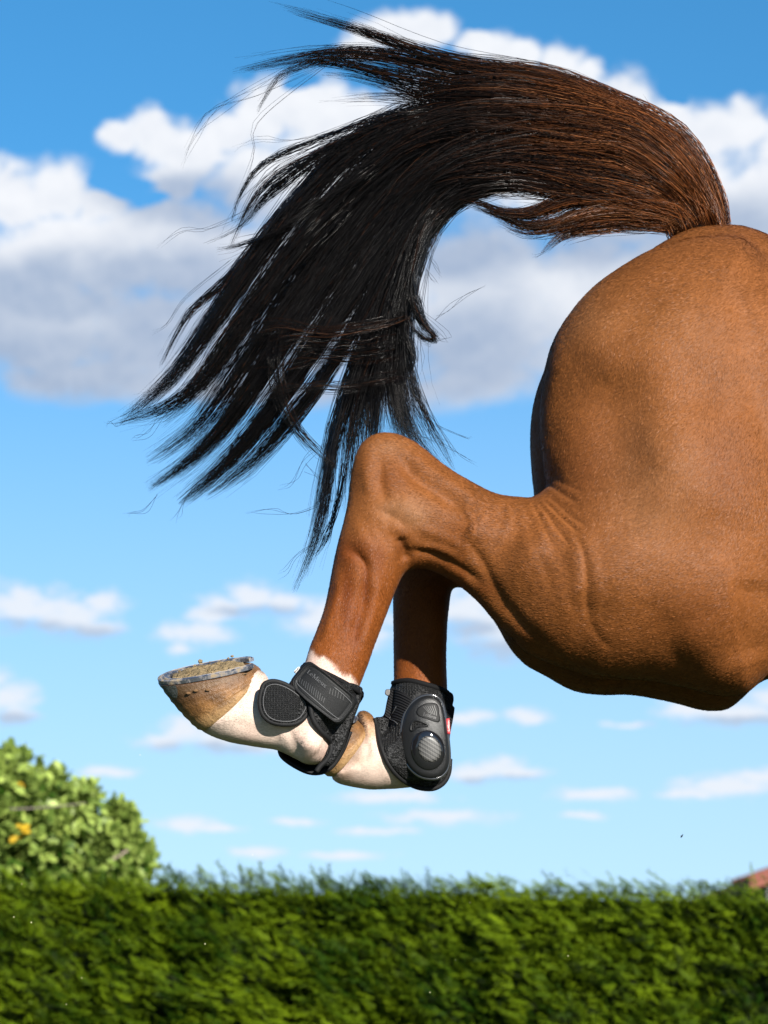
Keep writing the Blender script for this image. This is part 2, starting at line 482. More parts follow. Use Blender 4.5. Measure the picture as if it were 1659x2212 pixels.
class Grid:
    def __init__(s, lo, hi, h):
        s.lo = np.array(lo, float); s.h = h
        s.n = np.ceil((np.array(hi) - s.lo) / h).astype(int) + 1
        s.ax = [s.lo[i] + h * np.arange(s.n[i]) for i in range(3)]
        s.F = np.full(tuple(s.n), 0.2, np.float32)
    def sl(s, lo, hi):
        a = [max(0, int((lo[i] - s.lo[i]) / s.h)) for i in range(3)]
        b = [min(int(s.n[i]), int((hi[i] - s.lo[i]) / s.h) + 2) for i in range(3)]
        return a, b
    def add_inflate(s, I, k):
        m = 0.1
        a, b = s.sl((I.lo[0] - m, -9, I.lo[1] - m), (I.hi[0] + m, 9, I.hi[1] + m))
        if any(b[i] <= a[i] for i in range(3)):
            return
        X, Z = np.meshgrid(s.ax[0][a[0]:b[0]], s.ax[2][a[2]:b[2]], indexing='ij')
        u, r, t, yo = I.uvt(X, Z)
        y = s.ax[1][a[1]:b[1]].astype(np.float32)
        u = u[:, None, :].astype(np.float32); t = t[:, None, :].astype(np.float32)
        yo = yo[:, None, :].astype(np.float32); rm = np.minimum(r, t.squeeze(1))[:, None, :].astype(np.float32)
        v = (y[None, :, None] - I.Y - yo) / t
        f = (np.sqrt(u * u + v * v) - 1) * rm
        view = s.F[a[0]:b[0], a[1]:b[1], a[2]:b[2]]
        view[...] = smin(view, f, k)
    def add_tube(s, pts, k):
        """pts: (x, y, z, ry, rz) stations of an elliptic tube whose axis runs in any direction"""
        pts = np.asarray(pts, float)
        for i in range(len(pts) - 1):
            A, B = pts[i], pts[i + 1]
            m = max(A[3:].max(), B[3:].max()) + 0.1
            a, b = s.sl(np.minimum(A[:3], B[:3]) - m, np.maximum(A[:3], B[:3]) + m)
            if any(b[j] <= a[j] for j in range(3)):
                continue
            X, Y, Z = np.meshgrid(*[s.ax[j][a[j]:b[j]].astype(np.float32) for j in range(3)], indexing='ij')
            e = B[:3] - A[:3]
            t = np.clip(((X - A[0]) * e[0] + (Y - A[1]) * e[1] + (Z - A[2]) * e[2]) / (e @ e + 1e-12), 0, 1)
            ry = A[3] + (B[3] - A[3]) * t; rz = A[4] + (B[4] - A[4]) * t
            dx = X - A[0] - t * e[0]; dy = Y - A[1] - t * e[1]; dz = Z - A[2] - t * e[2]
            f = (np.sqrt((dy / ry) ** 2 + (dx * dx + dz * dz) / rz ** 2) - 1) * np.minimum(ry, rz)
            view = s.F[a[0]:b[0], a[1]:b[1], a[2]:b[2]]
            view[...] = smin(view, f, k)
    def nets(s):
        F = s.F
        S = F < 0
        n = np.array(F.shape) - 1
        cnt = np.zeros(tuple(n), np.int8)
        for dx in (0, 1):
            for dy in (0, 1):
                for dz in (0, 1):
                    cnt += S[dx:n[0] + dx, dy:n[1] + dy, dz:n[2] + dz]
        act = np.argwhere((cnt > 0) & (cnt < 8))
        idx = np.full(tuple(n), -1, np.int64)
        idx[act[:, 0], act[:, 1], act[:, 2]] = np.arange(len(act))
        cs = [(i, j, k) for i in (0, 1) for j in (0, 1) for k in (0, 1)]
        val = {c: F[act[:, 0] + c[0], act[:, 1] + c[1], act[:, 2] + c[2]] for c in cs}
        acc = np.zeros((len(act), 3)); w = np.zeros(len(act))
        for c in cs:
            for ax in range(3):
                if c[ax] == 0:
                    d = list(c); d[ax] = 1; d = tuple(d)
                    a, b = val[c], val[d]
                    ok = (a < 0) != (b < 0)
                    t = np.where(ok, a / np.where(a == b, 1, a - b), 0)
                    p = np.array(c, float)[None] + 0 * acc
                    p[:, ax] = t
                    acc += p * ok[:, None]; w += ok
        V = s.lo + s.h * (act + acc / w[:, None])
        quads = []
        for ax in range(3):
            sl0 = [slice(None)] * 3; sl1 = [slice(None)] * 3
            sl0[ax] = slice(0, -1); sl1[ax] = slice(1, None)
            e = np.argwhere(S[tuple(sl0)] != S[tuple(sl1)])
            u, v = (ax + 1) % 3, (ax + 2) % 3
            e = e[(e[:, u] > 0) & (e[:, v] > 0) & (e[:, u] < n[u]) & (e[:, v] < n[v])]
            inside = S[e[:, 0], e[:, 1], e[:, 2]]
            q = []
            for du, dv in ((-1, -1), (0, -1), (0, 0), (-1, 0)):
                c = e.copy(); c[:, u] += du; c[:, v] += dv
                q.append(idx[c[:, 0], c[:, 1], c[:, 2]])
            q = np.stack(q, 1)
            q[~inside] = q[~inside][:, ::-1]
            quads.append(q)
        return V, np.vstack(quads)

def relax(V, Q, it, lam=0.5, fix=None):
    e = np.vstack([Q[:, [0, 1]], Q[:, [1, 2]], Q[:, [2, 3]], Q[:, [3, 0]]])
    deg = np.bincount(e.ravel(), minlength=len(V)).astype(float)
    for k in range(it):
        for l in (lam, -lam * 1.04):
            s = np.zeros_like(V)
            for c in range(3):
                s[:, c] = np.bincount(e[:, 0], V[e[:, 1], c], len(V)) + np.bincount(e[:, 1], V[e[:, 0], c], len(V))
            dV = l * (s / np.maximum(deg, 1)[:, None] - V)
            if fix is not None:
                dV[fix] = 0
            V = V + dV
    return V

def vnormals(V, Q):
    n = np.cross(V[Q[:, 2]] - V[Q[:, 0]], V[Q[:, 3]] - V[Q[:, 1]])
    N = np.zeros_like(V)
    for c in range(3):
        for k in range(4):
            N[:, c] += np.bincount(Q[:, k], n[:, c], len(V))
    return N / (np.linalg.norm(N, axis=1)[:, None] + 1e-12)

Y_NEAR, Y_FAR, Y_MID = 0.0, 0.20, 0.10
near_limb = Inflate([
    (1330, 1130), (1240, 1100), (1178, 1074), (1147, 1077), (1110, 1075), (1075, 1068), (1045, 1055), (1000, 1030), (955, 1000), (915, 969), (885, 949),
    (857, 938), (830, 935), (805, 941), (783, 957), (770, 980), (762, 1012), (757, 1048), (752, 1087), (744, 1126), (733, 1166), (722, 1212),
    (712, 1260), (700, 1310), (684, 1358), (668, 1400), (655, 1440), (640, 1478), (622, 1505), (604, 1512), (590, 1500), (583, 1478), (572, 1456), (556, 1447), (530, 1452),
    (500, 1485), (470, 1520), (440, 1555), (432, 1572), (440, 1582), (470, 1596), (510, 1606), (555, 1614), (600, 1622), (635, 1638), (662, 1650), (690, 1647), (708, 1630), (715, 1606),
    (724, 1582), (742, 1555), (764, 1515), (780, 1478), (790, 1450), (805, 1410), (820, 1370), (833, 1333), (846, 1298), (860, 1264), (873, 1240),
    (892, 1229), (918, 1228), (945, 1238), (966, 1250), (990, 1264), (1020, 1287), (1060, 1327), (1100, 1368), (1150, 1410), (1250, 1420), (1350, 1280)],
    Y_NEAR, [(838, 965, .05, .036), (800, 1040, .07, .047), (850, 1130, .085, .058), (950, 1110, .09, .058), (1050, 1180, .1, .072), (1170, 1250, .14, .11), (1280, 1260, .16, .14),
             (800, 1220, .055, .05), (765, 1330, .046, .040), (735, 1420, .045, .038), (690, 1570, .055, .050), (640, 1560, .05, .046), (560, 1540, .05, .043), (490, 1540, .055, .052)], n=260)
far_limb = Inflate([
    (1330, 1180), (1180, 1125), (1080, 1100), (1000, 1065), (940, 1010), (890, 985), (860, 1000), (850, 1060), (849, 1150), (849, 1240), (848, 1320), (849, 1400),
    (850, 1480), (846, 1530), (838, 1575), (826, 1588), (815, 1570), (806, 1548), (790, 1535), (774, 1538), (770, 1556), (776, 1586), (762, 1614), (738, 1644), (718, 1668), (722, 1686), (745, 1695),
    (790, 1703), (835, 1702), (885, 1699), (925, 1690), (952, 1660), (962, 1610), (964, 1550), (965, 1480), (966, 1400), (969, 1320), (977, 1272), (1000, 1268), (1020, 1280),
    (1060, 1330), (1110, 1385), (1170, 1430), (1260, 1470), (1340, 1440), (1380, 1300)],
    Y_FAR, [(900, 1010, .05, .036), (920, 1130, .08, .055), (1050, 1180, .1, .07), (1200, 1270, .15, .12), (910, 1250, .05, .046), (907, 1350, .045, .040), (907, 1440, .045, .038),
            (905, 1600, .05, .05), (840, 1640, .05, .044), (770, 1630, .055, .05)], n=240)
HAUNCH = [(1620, 540), (1540, 520), (1440, 535), (1350, 575), (1285, 620), (1232, 677), (1197, 730), (1175, 785), (1163, 845), (1160, 905), (1163, 960), (1169, 1010), (1178, 1064),
          (1165, 1120), (1130, 1220), (1120, 1340), (1150, 1408), (1200, 1438), (1265, 1474), (1320, 1484), (1400, 1487), (1480, 1503), (1540, 1519), (1580, 1523), (1612, 1517), (1650, 1486),
          (1700, 1430), (1760, 1320), (1800, 1150), (1800, 900), (1740, 680)]
HC = [(1300, 700, .17, .15), (1250, 950, .13, .12), (1450, 800, .2, .17), (1500, 1050, .22, .185), (1300, 1250, .17, .155), (1500, 1350, .2, .17), (1580, 1480, .1, .11), (1250, 1430, .1, .12), (1700, 900, .22, .17)]
HAUNCH = [(x, y - 20 * min(1, max(0, (y - 1330) / 90))) for x, y in HAUNCH]
near_haunch = Inflate(HAUNCH, 0.01, HC)
far_haunch = Inflate(HAUNCH, 0.19, HC)
_rear = lambda x, y: x + 11 * max(0.0, 1 - abs(y - 930) / 230) if x < 1250 and y < 1100 else x
far_poly = near_haunch.poly.copy()
near_haunch = Inflate([(_rear(x, y), y) for x, y in HAUNCH], 0.01, HC)
far_haunch.poly = far_poly; far_haunch.lo = near_haunch.lo; far_haunch.hi = near_haunch.hi; far_haunch.ctrl = near_haunch.ctrl
trunk = Inflate([(1436, 526), (1480, 505), (1530, 497), (1575, 496), (1620, 506), (1659, 522), (1800, 590), (2050, 750), (2300, 930), (2520, 1060), (2680, 1200), (2760, 1420), (2740, 1640),
                 (2600, 1830), (2400, 1900), (2150, 1800), (1930, 1660), (1760, 1520), (1640, 1420), (1520, 1330), (1400, 1200), (1330, 1030), (1290, 850), (1320, 680), (1380, 570)],
                Y_MID, [(1480, 560, .2, .16), (1600, 800, .3, .26), (1700, 1100, .3, .26), (2000, 1150, .36, .29), (2400, 1400, .36, .28), (2650, 1450, .25, .22)])
def front_tubes():
    def T(px, py, Y, ry, rz):
        p = at(px, py, Y)
        return (p[0], p[1], p[2], ry, rz)
    m = Y_MID
    neck = [T(2450, 1400, m, .13, .33), T(2750, 1330, m, .10, .26), T(3000, 1300, m, .085, .20), T(3220, 1330, m, .075, .16)]
    head = [T(3240, 1330, m, .10, .15), T(3380, 1500, m, .085, .13), T(3500, 1680, m, .065, .09), T(3580, 1810, m, .055, .075)]
    ears = [[T(3220, 1220, m + s * .07, .03, .035), T(3250, 1110, m + s * .09, .012, .014)] for s in (-1, 1)]
    legs = []
    for s, dx in ((-1, 0), (1, 130)):
        Y = m + s * .13
        legs.append([T(2560, 1750, Y, .085, .16), T(2640 + dx, 2060, Y, .06, .085), T(2720 + dx, 2420, Y, .05, .055), T(2735 + dx, 2520, Y, .045, .055), T(2730 + dx, 2600, Y, .034, .038),
                     T(2725 + dx, 2900, Y, .032, .036), T(2722 + dx, 2960, Y, .042, .046), T(2760 + dx, 3080, Y, .036, .038), T(2775 + dx, 3130, Y, .05, .055)])
    return [neck, head] + ears + legs

def build_body():
    parts = []
    seam = float(at(1659, 1000, 0)[0]) + 0.12
    for lo, hi, h in (((-0.33, -0.24, 1.22), (seam, 0.5, 2.27), 0.004), ((seam - 0.028, -0.36, 0.05), (2.62, 0.62, 2.25), 0.012)):
        g = Grid(lo, hi, h)
        g.add_inflate(trunk, 0.03)
        g.add_inflate(far_haunch, 0.045)
        g.add_inflate(near_haunch, 0.014)
        g.add_inflate(far_limb, 0.035)
        # legs only blend into their own side
        g.add_inflate(near_limb, 0.03)
        if h > 0.01:
            for t in front_tubes():
                g.add_tube(t, 0.05)
        V, Q = g.nets()
        border = (V[:, 0] < seam + 0.0) if h > 0.01 else (V[:, 0] > seam - 0.02)
        V = relax(V, Q, 6 if h < 0.01 else 3, fix=border)
        parts.append((V, Q))
    V = np.vstack([p[0] for p in parts])
    Q = np.vstack([parts[0][1], parts[1][1] + len(parts[0][0])])
    return V, Q

# surface relief: grooves (negative) and ridges on the near side, given as lines over the skin
RELIEF = [
    # points, height in mm, half width
    ([(866, 990), (900, 1030), (950, 1065), (1005, 1100)], -7.5, 18),          # hollow in front of the tendon
    ([(845, 960), (905, 995), (960, 1035), (1030, 1080)], 3.0, 13),            # tendon
    ([(862, 1160), (872, 1185), (880, 1215)], -8, 13),                          # fold in front of the hock
    ([(880, 1190), (930, 1195), (985, 1222), (1040, 1255)], -4.0, 10),
    ([(905, 1182), (945, 1185), (985, 1200)], 2.2, 9),
    ([(1000, 1160), (1040, 1210), (1070, 1270), (1120, 1340), (1200, 1408)], -4.0, 13),
    ([(975, 1225), (1030, 1270), (1085, 1330), (1150, 1392)], 3.0, 11),
    ([(1050, 1110), (1015, 1150), (1000, 1195)], 1.8, 7),                       # vein
    ([(960, 1105), (1010, 1125), (1060, 1120), (1110, 1090)], -1.2, 16),
    ([(1005, 1090), (1022, 1130), (1018, 1170)], 1.6, 6),
    ([(1092, 1078), (1100, 1120), (1085, 1165)], 1.2, 7),
    ([(760, 1180), (790, 1230), (782, 1300), (757, 1390)], -5.5, 12),           # groove behind the cannon bone
    ([(822, 1250), (806, 1320), (784, 1400)], 2.4, 10),
    ([(738, 1240), (722, 1310), (700, 1380)], 2.4, 10),
    ([(800, 1255), (785, 1330), (766, 1390)], -1.5, 7),
    ([(845, 1100), (838, 1150), (860, 1165)], -2.5, 12),
    ([(812, 1130), (830, 1165), (848, 1190)], -1.6, 9),
    ([(790, 1000), (800, 1060), (790, 1120)], 1.5, 20),
    ([(1168, 1070), (1190, 1092), (1216, 1118), (1252, 1150)], -2.0, 5),        # skin wrinkles at the buttock
    ([(1176, 1067), (1202, 1085), (1232, 1112), (1272, 1138)], -1.5, 5),
    ([(1162, 1078), (1180, 1104), (1200, 1134), (1232, 1176)], -1.6, 5),
    ([(1150, 1084), (1166, 1114), (1182, 1150), (1200, 1190)], -0.9, 6),
    ([(1180, 1040), (1210, 1062), (1250, 1085)], -1.6, 6),
    ([(1184, 1015), (1215, 1040), (1260, 1060)], -1.2, 7),
    ([(1245, 1150), (1262, 1195), (1268, 1245), (1268, 1300), (1276, 1345)], -2.0, 8),   # long crease of the thigh
    ([(1276, 1345), (1296, 1378), (1322, 1402)], -1.6, 9),
    ([(1285, 1200), (1292, 1260), (1290, 1320)], 1.4, 12),
    ([(1235, 1180), (1246, 1240), (1245, 1300)], 0.9, 12),
    ([(1140, 1100), (1150, 1160), (1180, 1230), (1190, 1290)], -0.8, 10),
    ([(1110, 1095), (1120, 1140), (1112, 1190)], -0.7, 9),
    ([(1216, 760), (1190, 850), (1180, 930), (1186, 1000)], 3.0, 18),           # rear edge of the hamstring
    ([(1235, 770), (1290, 880), (1330, 980), (1340, 1080)], -2.2, 70),
    ([(1300, 640), (1290, 740), (1320, 830)], 3.0, 50),
    ([(1380, 820), (1420, 950), (1420, 1100), (1370, 1250)], 4.0, 60),
    ([(1560, 900), (1540, 1000), (1560, 1100)], -2.5, 60),
    ([(1480, 1350), (1540, 1420), (1580, 1470)], 4.0, 40),
    ([(1440, 1390), (1470, 1425), (1520, 1450)], -1.8, 24),
    ([(1395, 1300), (1440, 1360), (1450, 1410)], -1.5, 30),
    ([(1630, 1250), (1620, 1350), (1640, 1430)], -8.0, 50),
    ([(1450, 560), (1560, 620), (1640, 700)], -3.0, 40),
    ([(1120, 1375), (1200, 1420), (1290, 1462), (1360, 1470)], -2.5, 8),
    ([(800, 965), (790, 1010), (800, 1070)], 2.2, 13),
    ([(826, 985), (822, 1040), (835, 1085)], -3.0, 14),
    ([(860, 1085), (890, 1105), (905, 1125)], 3.0, 18),
    ([(815, 1100), (850, 1115), (880, 1140)], -2.0, 9),
    ([(770, 1130), (785, 1165), (815, 1190)], 2.2, 14),
    ([(745, 1180), (775, 1205), (800, 1225)], -2.2, 10),
    ([(905, 1140), (960, 1160), (1000, 1185)], 1.8, 12),
    ([(600, 1580), (650, 1600), (690, 1625)], 2.0, 18),
    ([(500, 1560), (560, 1580), (620, 1595)], -1.5, 14),
    ([(655, 1596), (690, 1612)], 3.5, 24),
    ([(612, 1568), (636, 1600), (646, 1636)], -3.0, 12),
    ([(655, 1530), (690, 1580), (672, 1622)], 2.5, 22),
    ([(570, 1460), (560, 1500), (520, 1540)], 2.0, 12),
    ([(800, 1600), (790, 1640), (770, 1660)], -2.0, 10),
    ([(830, 1600), (826, 1640), (850, 1680)], 1.5, 16),
]
def line_dist(px, py, pts):
    c = crom(np.array(pts, float), 24)
    d = np.full(px.shape, 1e9); tt = np.zeros(px.shape)
    for i in range(len(c) - 1):
        a, b = c[i], c[i + 1]
        e = b - a
        t = np.clip(((px - a[0]) * e[0] + (py - a[1]) * e[1]) / (e @ e + 1e-9), 0, 1)
        q = np.hypot(px - a[0] - t * e[0], py - a[1] - t * e[1])
        tt = np.where(q < d, (i + t) / (len(c) - 1), tt)
        d = np.minimum(d, q)
    return d, tt

V, Q = build_body()
N = vnormals(V, Q)
px, py = proj(V)
toward = np.einsum('ij,ij->i', N, CP - V) / np.linalg.norm(CP - V, axis=1)
nearside = (toward > 0.05) & (V[:, 1] < 0.2) | ((V[:, 1] < 0.24) & (toward > 0.05) & (px < 1000) & (py > 1560))
disp = np.zeros(len(V))
for pts, mm, hw in RELIEF:
    P_ = np.array(pts, float)
    m = nearside & (px > P_[:, 0].min() - 4 * hw) & (px < P_[:, 0].max() + 4 * hw) & (py > P_[:, 1].min() - 4 * hw) & (py < P_[:, 1].max() + 4 * hw)
    if not m.any():
        continue
    d, t = line_dist(px[m], py[m], pts)
    endf = np.clip(np.minimum(t, 1 - t) * 5 + 0.25, 0, 1)
    if P_[:, 0].mean() < 1060:
        mm = mm * 1.15
    disp[m] += mm * 0.001 * np.exp(-(d / hw) ** 2) * endf
disp += 0.0012 * vnoise(V, 22, 3) + 0.0022 * vnoise(V + 5, 9, 2)
V = V + N * disp[:, None]

# coat colour
nz1 = vnoise(V, 7, 3); nz2 = vnoise(V + 3, 34, 3); nz3 = vnoise(V + 9, 110, 2)
coat = np.array([0.166, 0.0555, 0.0132])[None] * (1 + 0.14 * nz1 + 0.10 * nz2 + 0.08 * nz3)[:, None]
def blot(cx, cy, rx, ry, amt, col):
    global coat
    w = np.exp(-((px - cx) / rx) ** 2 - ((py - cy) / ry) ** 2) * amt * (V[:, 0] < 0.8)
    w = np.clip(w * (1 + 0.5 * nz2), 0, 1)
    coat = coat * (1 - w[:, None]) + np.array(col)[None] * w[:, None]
RED = (0.095, 0.022, 0.003); GREY_ = (0.215, 0.108, 0.052); DK = (0.055, 0.015, 0.003)  # DK paints shade into the hock fold and lower thigh edge
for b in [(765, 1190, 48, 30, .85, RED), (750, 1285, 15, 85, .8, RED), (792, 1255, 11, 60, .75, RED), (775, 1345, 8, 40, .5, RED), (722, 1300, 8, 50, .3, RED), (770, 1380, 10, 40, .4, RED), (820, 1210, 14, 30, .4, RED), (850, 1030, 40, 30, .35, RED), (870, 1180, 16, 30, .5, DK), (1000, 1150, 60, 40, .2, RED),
          (870, 1100, 50, 26, .6, GREY_), (900, 1120, 26, 20, .4, GREY_), (840, 965, 40, 18, .35, GREY_), (1270, 1010, 90, 100, .32, RED), (1570, 1010, 70, 100, .3, RED), (1500, 1340, 100, 80, .3, RED),  # GREY_ blots: greyish hock patch, plus coat highlights painted in
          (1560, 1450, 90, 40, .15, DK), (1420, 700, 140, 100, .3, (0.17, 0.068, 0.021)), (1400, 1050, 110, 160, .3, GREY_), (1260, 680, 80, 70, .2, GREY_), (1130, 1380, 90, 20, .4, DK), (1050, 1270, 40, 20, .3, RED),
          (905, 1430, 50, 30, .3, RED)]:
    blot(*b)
# the cannons are a darker, redder bay
low = (sstep(py, 1120, 1300) * (px < 1010) * (V[:, 0] < 0.4))[:, None]
coat = coat * (1 - low) + coat * np.array([0.98, 0.82, 0.62])[None] * low
# white socks with ragged upper edge
rag = 10 * vnoise(V + 2, 60, 3) + 5 * vnoise(V, 200, 2)
hw_ = sstep((py + rag) - (1390 + 0.70 * (px - 662)) + 10 * np.exp(-((px - 700) / 12) ** 2), 0, 16)
near_w = hw_ * (px < 835) * (V[:, 1] < 0.11) * (py > 1380)
far_w = sstep(py + 0.6 * rag, 1535, 1550) * (V[:, 1] >= 0.11) * (px < 1010)
white = np.clip(near_w + far_w, 0, 1) * (V[:, 0] < 0.3)
wc = np.array([0.56, 0.445, 0.37])[None] * (1 + 0.07 * nz2 + 0.05 * nz3)[:, None]
pink = (0.52, 0.32, 0.26)
pk = np.clip(0.35 + 0.9 * vnoise(V + 21, 16, 3) + 0.35 * np.exp(-((px - 680) / 40) ** 2 - ((py - 1610) / 40) ** 2), 0, 1)[:, None]
wc = wc * (1 - pk * 0.75) + np.array(pink)[None] * pk * 0.75
coat = coat * (1 - white[:, None]) + wc * white[:, None]
# mud and stain on the far pastern and heel
for b in [(800, 1548, 34, 26, .9, (0.22, 0.10, 0.03)), (795, 1535, 26, 14, .7, (0.10, 0.05, 0.02)), (800, 1580, 20, 14, .6, (0.34, 0.18, 0.06)), (770, 1640, 22, 16, .5, (0.22, 0.14, 0.08)),
          (745, 1675, 14, 10, .5, (0.22, 0.12, 0.06)), (700, 1672, 20, 10, .6, (0.14, 0.09, 0.05)), (570, 1449, 16, 9, .7, (0.12, 0.07, 0.04)), (440, 1578, 9, 9, .6, (0.2, 0.1, 0.05))]:
    blot(*b)
# dark skin in the cleft under the tail, its shadow deepened in the colour
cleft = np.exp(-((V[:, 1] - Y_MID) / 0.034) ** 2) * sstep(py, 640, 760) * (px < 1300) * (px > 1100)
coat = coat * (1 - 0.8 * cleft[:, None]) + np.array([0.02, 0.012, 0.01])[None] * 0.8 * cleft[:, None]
coat = np.clip(coat, 0.004, 0.9)

def fur_build(q, b, col, vec):
    # short hair: fine streaks along the coat plus a sheen
    v1 = q.v('MULTIPLY', vec, (170, 300, 420))
    n1 = q.noise(v1, 1.0, 3.0, 0.7)
    n2 = q.noise(vec, 520.0, 2.0, 0.6)
    sp = q.m('MULTIPLY_ADD', q.m('SUBTRACT', n1, 0.5), 0.8, 1.0)
    sp = q.m('ADD', sp, q.m('MULTIPLY', q.m('SUBTRACT', n2, 0.5), 0.6))
    cbn = q.n('ShaderNodeCombineXYZ')
    for i in range(3):
        q.put(cbn.inputs[i], sp)
    c = q.mix(1.0, col, cbn.outputs[0], 'MULTIPLY')
    q.put(b.inputs['Base Color'], c)
    bn = q.n('ShaderNodeBump')
    bn.inputs['Distance'].default_value = 0.0005
    bn.inputs['Strength'].default_value = 0.8
    q.put(bn.inputs['Height'], q.m('ADD', n1, q.m('MULTIPLY', n2, 0.5)))
    q.put(b.inputs['Normal'], bn.outputs[0])
coat_m = material('horse_coat', attr='coat', rough=0.6, spec=0.12, sheen=0.05, sheen_tint=(1.0, 0.85, 0.7), build=fur_build)

horse = empty('horse', (0.55, Y_MID, 0.0))
tag(horse, 'bay horse seen from behind the flank, kicking its hind legs up in mid air', 'horse')
body = mesh_obj('body', V, Q, coat_m, horse)
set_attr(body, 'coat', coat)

# short lying hair over the side of the body that can be seen
FLOW = [(1450, 600, -.8, -.6), (1250, 750, -.5, -.85), (1450, 900, -.55, -.8), (1600, 1000, -.5, -.85), (1250, 1050, -.5, -.8), (1550, 1350, -.7, -.5), (1300, 1350, -.95, .1), (1150, 1250, -1, .25), (1000, 1130, -.95, .3),
        (850, 1000, -.8, .1), (840, 1130, -.45, -.8), (780, 1250, -.25, -1), (730, 1400, -.3, -1), (905, 1350, 0, -1), (905, 1450, 0, -1), (680, 1580, -.9, -.3), (550, 1550, -1, .1), (840, 1640, -1, -.1)]
def build_fur(n=450000):
    rng = np.random.default_rng(17)
    tri = np.vstack([Q[:, [0, 1, 2]], Q[:, [0, 2, 3]]])
    Nv = vnormals(V, Q)
    c = V[tri].mean(1)
    tow = np.einsum('ij,ij->i', Nv[tri[:, 0]], CP - c) / np.linalg.norm(CP - c, axis=1)
    pxx, _ = proj(c)
    keep = (tow > -0.25) & (pxx < 2150 - 380 * rng.random(len(pxx)) ** 2)
    tri = tri[keep]
    ar = np.linalg.norm(np.cross(V[tri[:, 1]] - V[tri[:, 0]], V[tri[:, 2]] - V[tri[:, 0]]), axis=1)
    f = np.searchsorted(np.cumsum(ar), rng.random(n) * ar.sum())
    f = np.minimum(f, len(tri) - 1)
    a = rng.random((n, 2)); sw = a.sum(1) > 1; a[sw] = 1 - a[sw]
    t0, t1, t2 = tri[f].T
    w0 = 1 - a.sum(1)
    p = V[t0] * w0[:, None] + V[t1] * a[:, :1] + V[t2] * a[:, 1:]
    nn = Nv[t0] * w0[:, None] + Nv[t1] * a[:, :1] + Nv[t2] * a[:, 1:]
    nn /= np.linalg.norm(nn, axis=1)[:, None]
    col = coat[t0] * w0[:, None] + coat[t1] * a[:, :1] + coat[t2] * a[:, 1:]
    hx, hy = proj(p)
    sw_ = 0; fx = 0; fz = 0
    for cx, cy, dx, dz in FLOW:
        w = 1 / ((hx - cx) ** 2 + (hy - cy) ** 2 + 400) ** 1.5
        sw_ = sw_ + w; fx = fx + w * dx; fz = fz + w * dz
    fl = np.stack([fx / sw_, 0 * fx, fz / sw_], -1)
    fl /= np.linalg.norm(fl, axis=1)[:, None] + 1e-9
    swirl = 0.35 * vnoise(p, 18, 2)
    fl = np.stack([fl[:, 0] - swirl * fl[:, 2], fl[:, 1] + 0.1 * rng.normal(size=n), fl[:, 2] + swirl * fl[:, 0]], -1) + 0.16 * rng.normal(size=(n, 3))
    fl -= nn * np.einsum('ij,ij->i', fl, nn)[:, None]
    fl /= np.linalg.norm(fl, axis=1)[:, None] + 1e-9
    sd = np.cross(nn, fl)
    leg = np.where(hx < 1010, 0.75, 1.0)
    ln = rng.uniform(0.0045, 0.0085, n) * leg
    wd = rng.uniform(0.00032, 0.00060, n)
    up = rng.uniform(0.0004, 0.0016, n) * leg
    roll = rng.normal(0, 0.26, (n, 1)) * np.where(col[:, 2:] > 0.12, 0.3, 1.0)
    v0 = p - nn * 0.0003 - (sd - nn * roll) * wd[:, None]
    v1 = p - nn * 0.0003 + (sd - nn * roll) * wd[:, None]
    up = np.where(col[:, 2] > 0.12, up * 0.55, up)
    v2 = p + fl * ln[:, None] + nn * up[:, None]
    VV = np.stack([v0, v1, v2], 1).reshape(-1, 3)
    pale = (col[:, 2] > 0.12)
    k = np.clip(rng.normal(1.0, 0.17, n) * ~pale + rng.normal(1.02, 0.10, n) * pale, 0.45, 1.6)[:, None]
    col = np.clip(col * k, 0, 0.85)
    o = mesh_obj('coat_hair', VV, np.arange(3 * n).reshape(-1, 3), material('coat_hair', attr='coat', rough=0.5, spec=0.13), horse, smooth=False)
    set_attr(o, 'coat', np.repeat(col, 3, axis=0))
    o['kind'] = 'stuff'
build_fur()

# ------------------------------------------------------------------ hooves and shoes
def hoof_build(q, b, col, vec):
    n = q.noise(vec, 240.0, 5.0, 0.65)
    q.put(b.inputs['Base Color'], q.mix(q.smooth(n, 0.42, 0.75, 0.0, 0.55), col, (0.045, 0.022, 0.010)))
    bn = q.n('ShaderNodeBump'); bn.inputs['Distance'].default_value = 0.0018
    q.put(bn.inputs['Height'], n); q.put(b.inputs['Normal'], bn.outputs[0])
hoof_m = material('hoof_horn', attr='horn', rough=0.45, spec=0.35, build=hoof_build)
def steel_build(q, b, col, vec):
    n = q.noise(vec, 130.0, 6.0, 0.7)
    mud = q.smooth(q.noise(vec, 60.0, 6.0, 0.7), 0.44, 0.62)
    q.put(b.inputs['Base Color'], q.mix(mud, (0.19, 0.20, 0.235), (0.20, 0.15, 0.09)))
    q.put(b.inputs['Metallic'], q.m('SUBTRACT', 1.0, mud))
    q.put(b.inputs['Roughness'], q.m('MULTIPLY_ADD', mud, 0.4, 0.5))
    bn = q.n('ShaderNodeBump'); bn.inputs['Distance'].default_value = 0.0006
    q.put(bn.inputs['Height'], n); q.put(b.inputs['Normal'], bn.outputs[0])
steel_m = material('worn_steel', build=steel_build)
mud_m = material('caked_mud', (0.15, 0.11, 0.06), rough=0.95, spec=0.1, var=0.6, vscale=150, bump=0.006, bscale=160)

def ringfaces(nr, n, closed=True, off=0):
    f = []
    for i in range(nr - 1):
        for j in range(n if closed else n - 1):
            k = (j + 1) % n
            f.append((off + i * n + j, off + i * n + k, off + (i + 1) * n + k, off + (i + 1) * n + j))
    return f

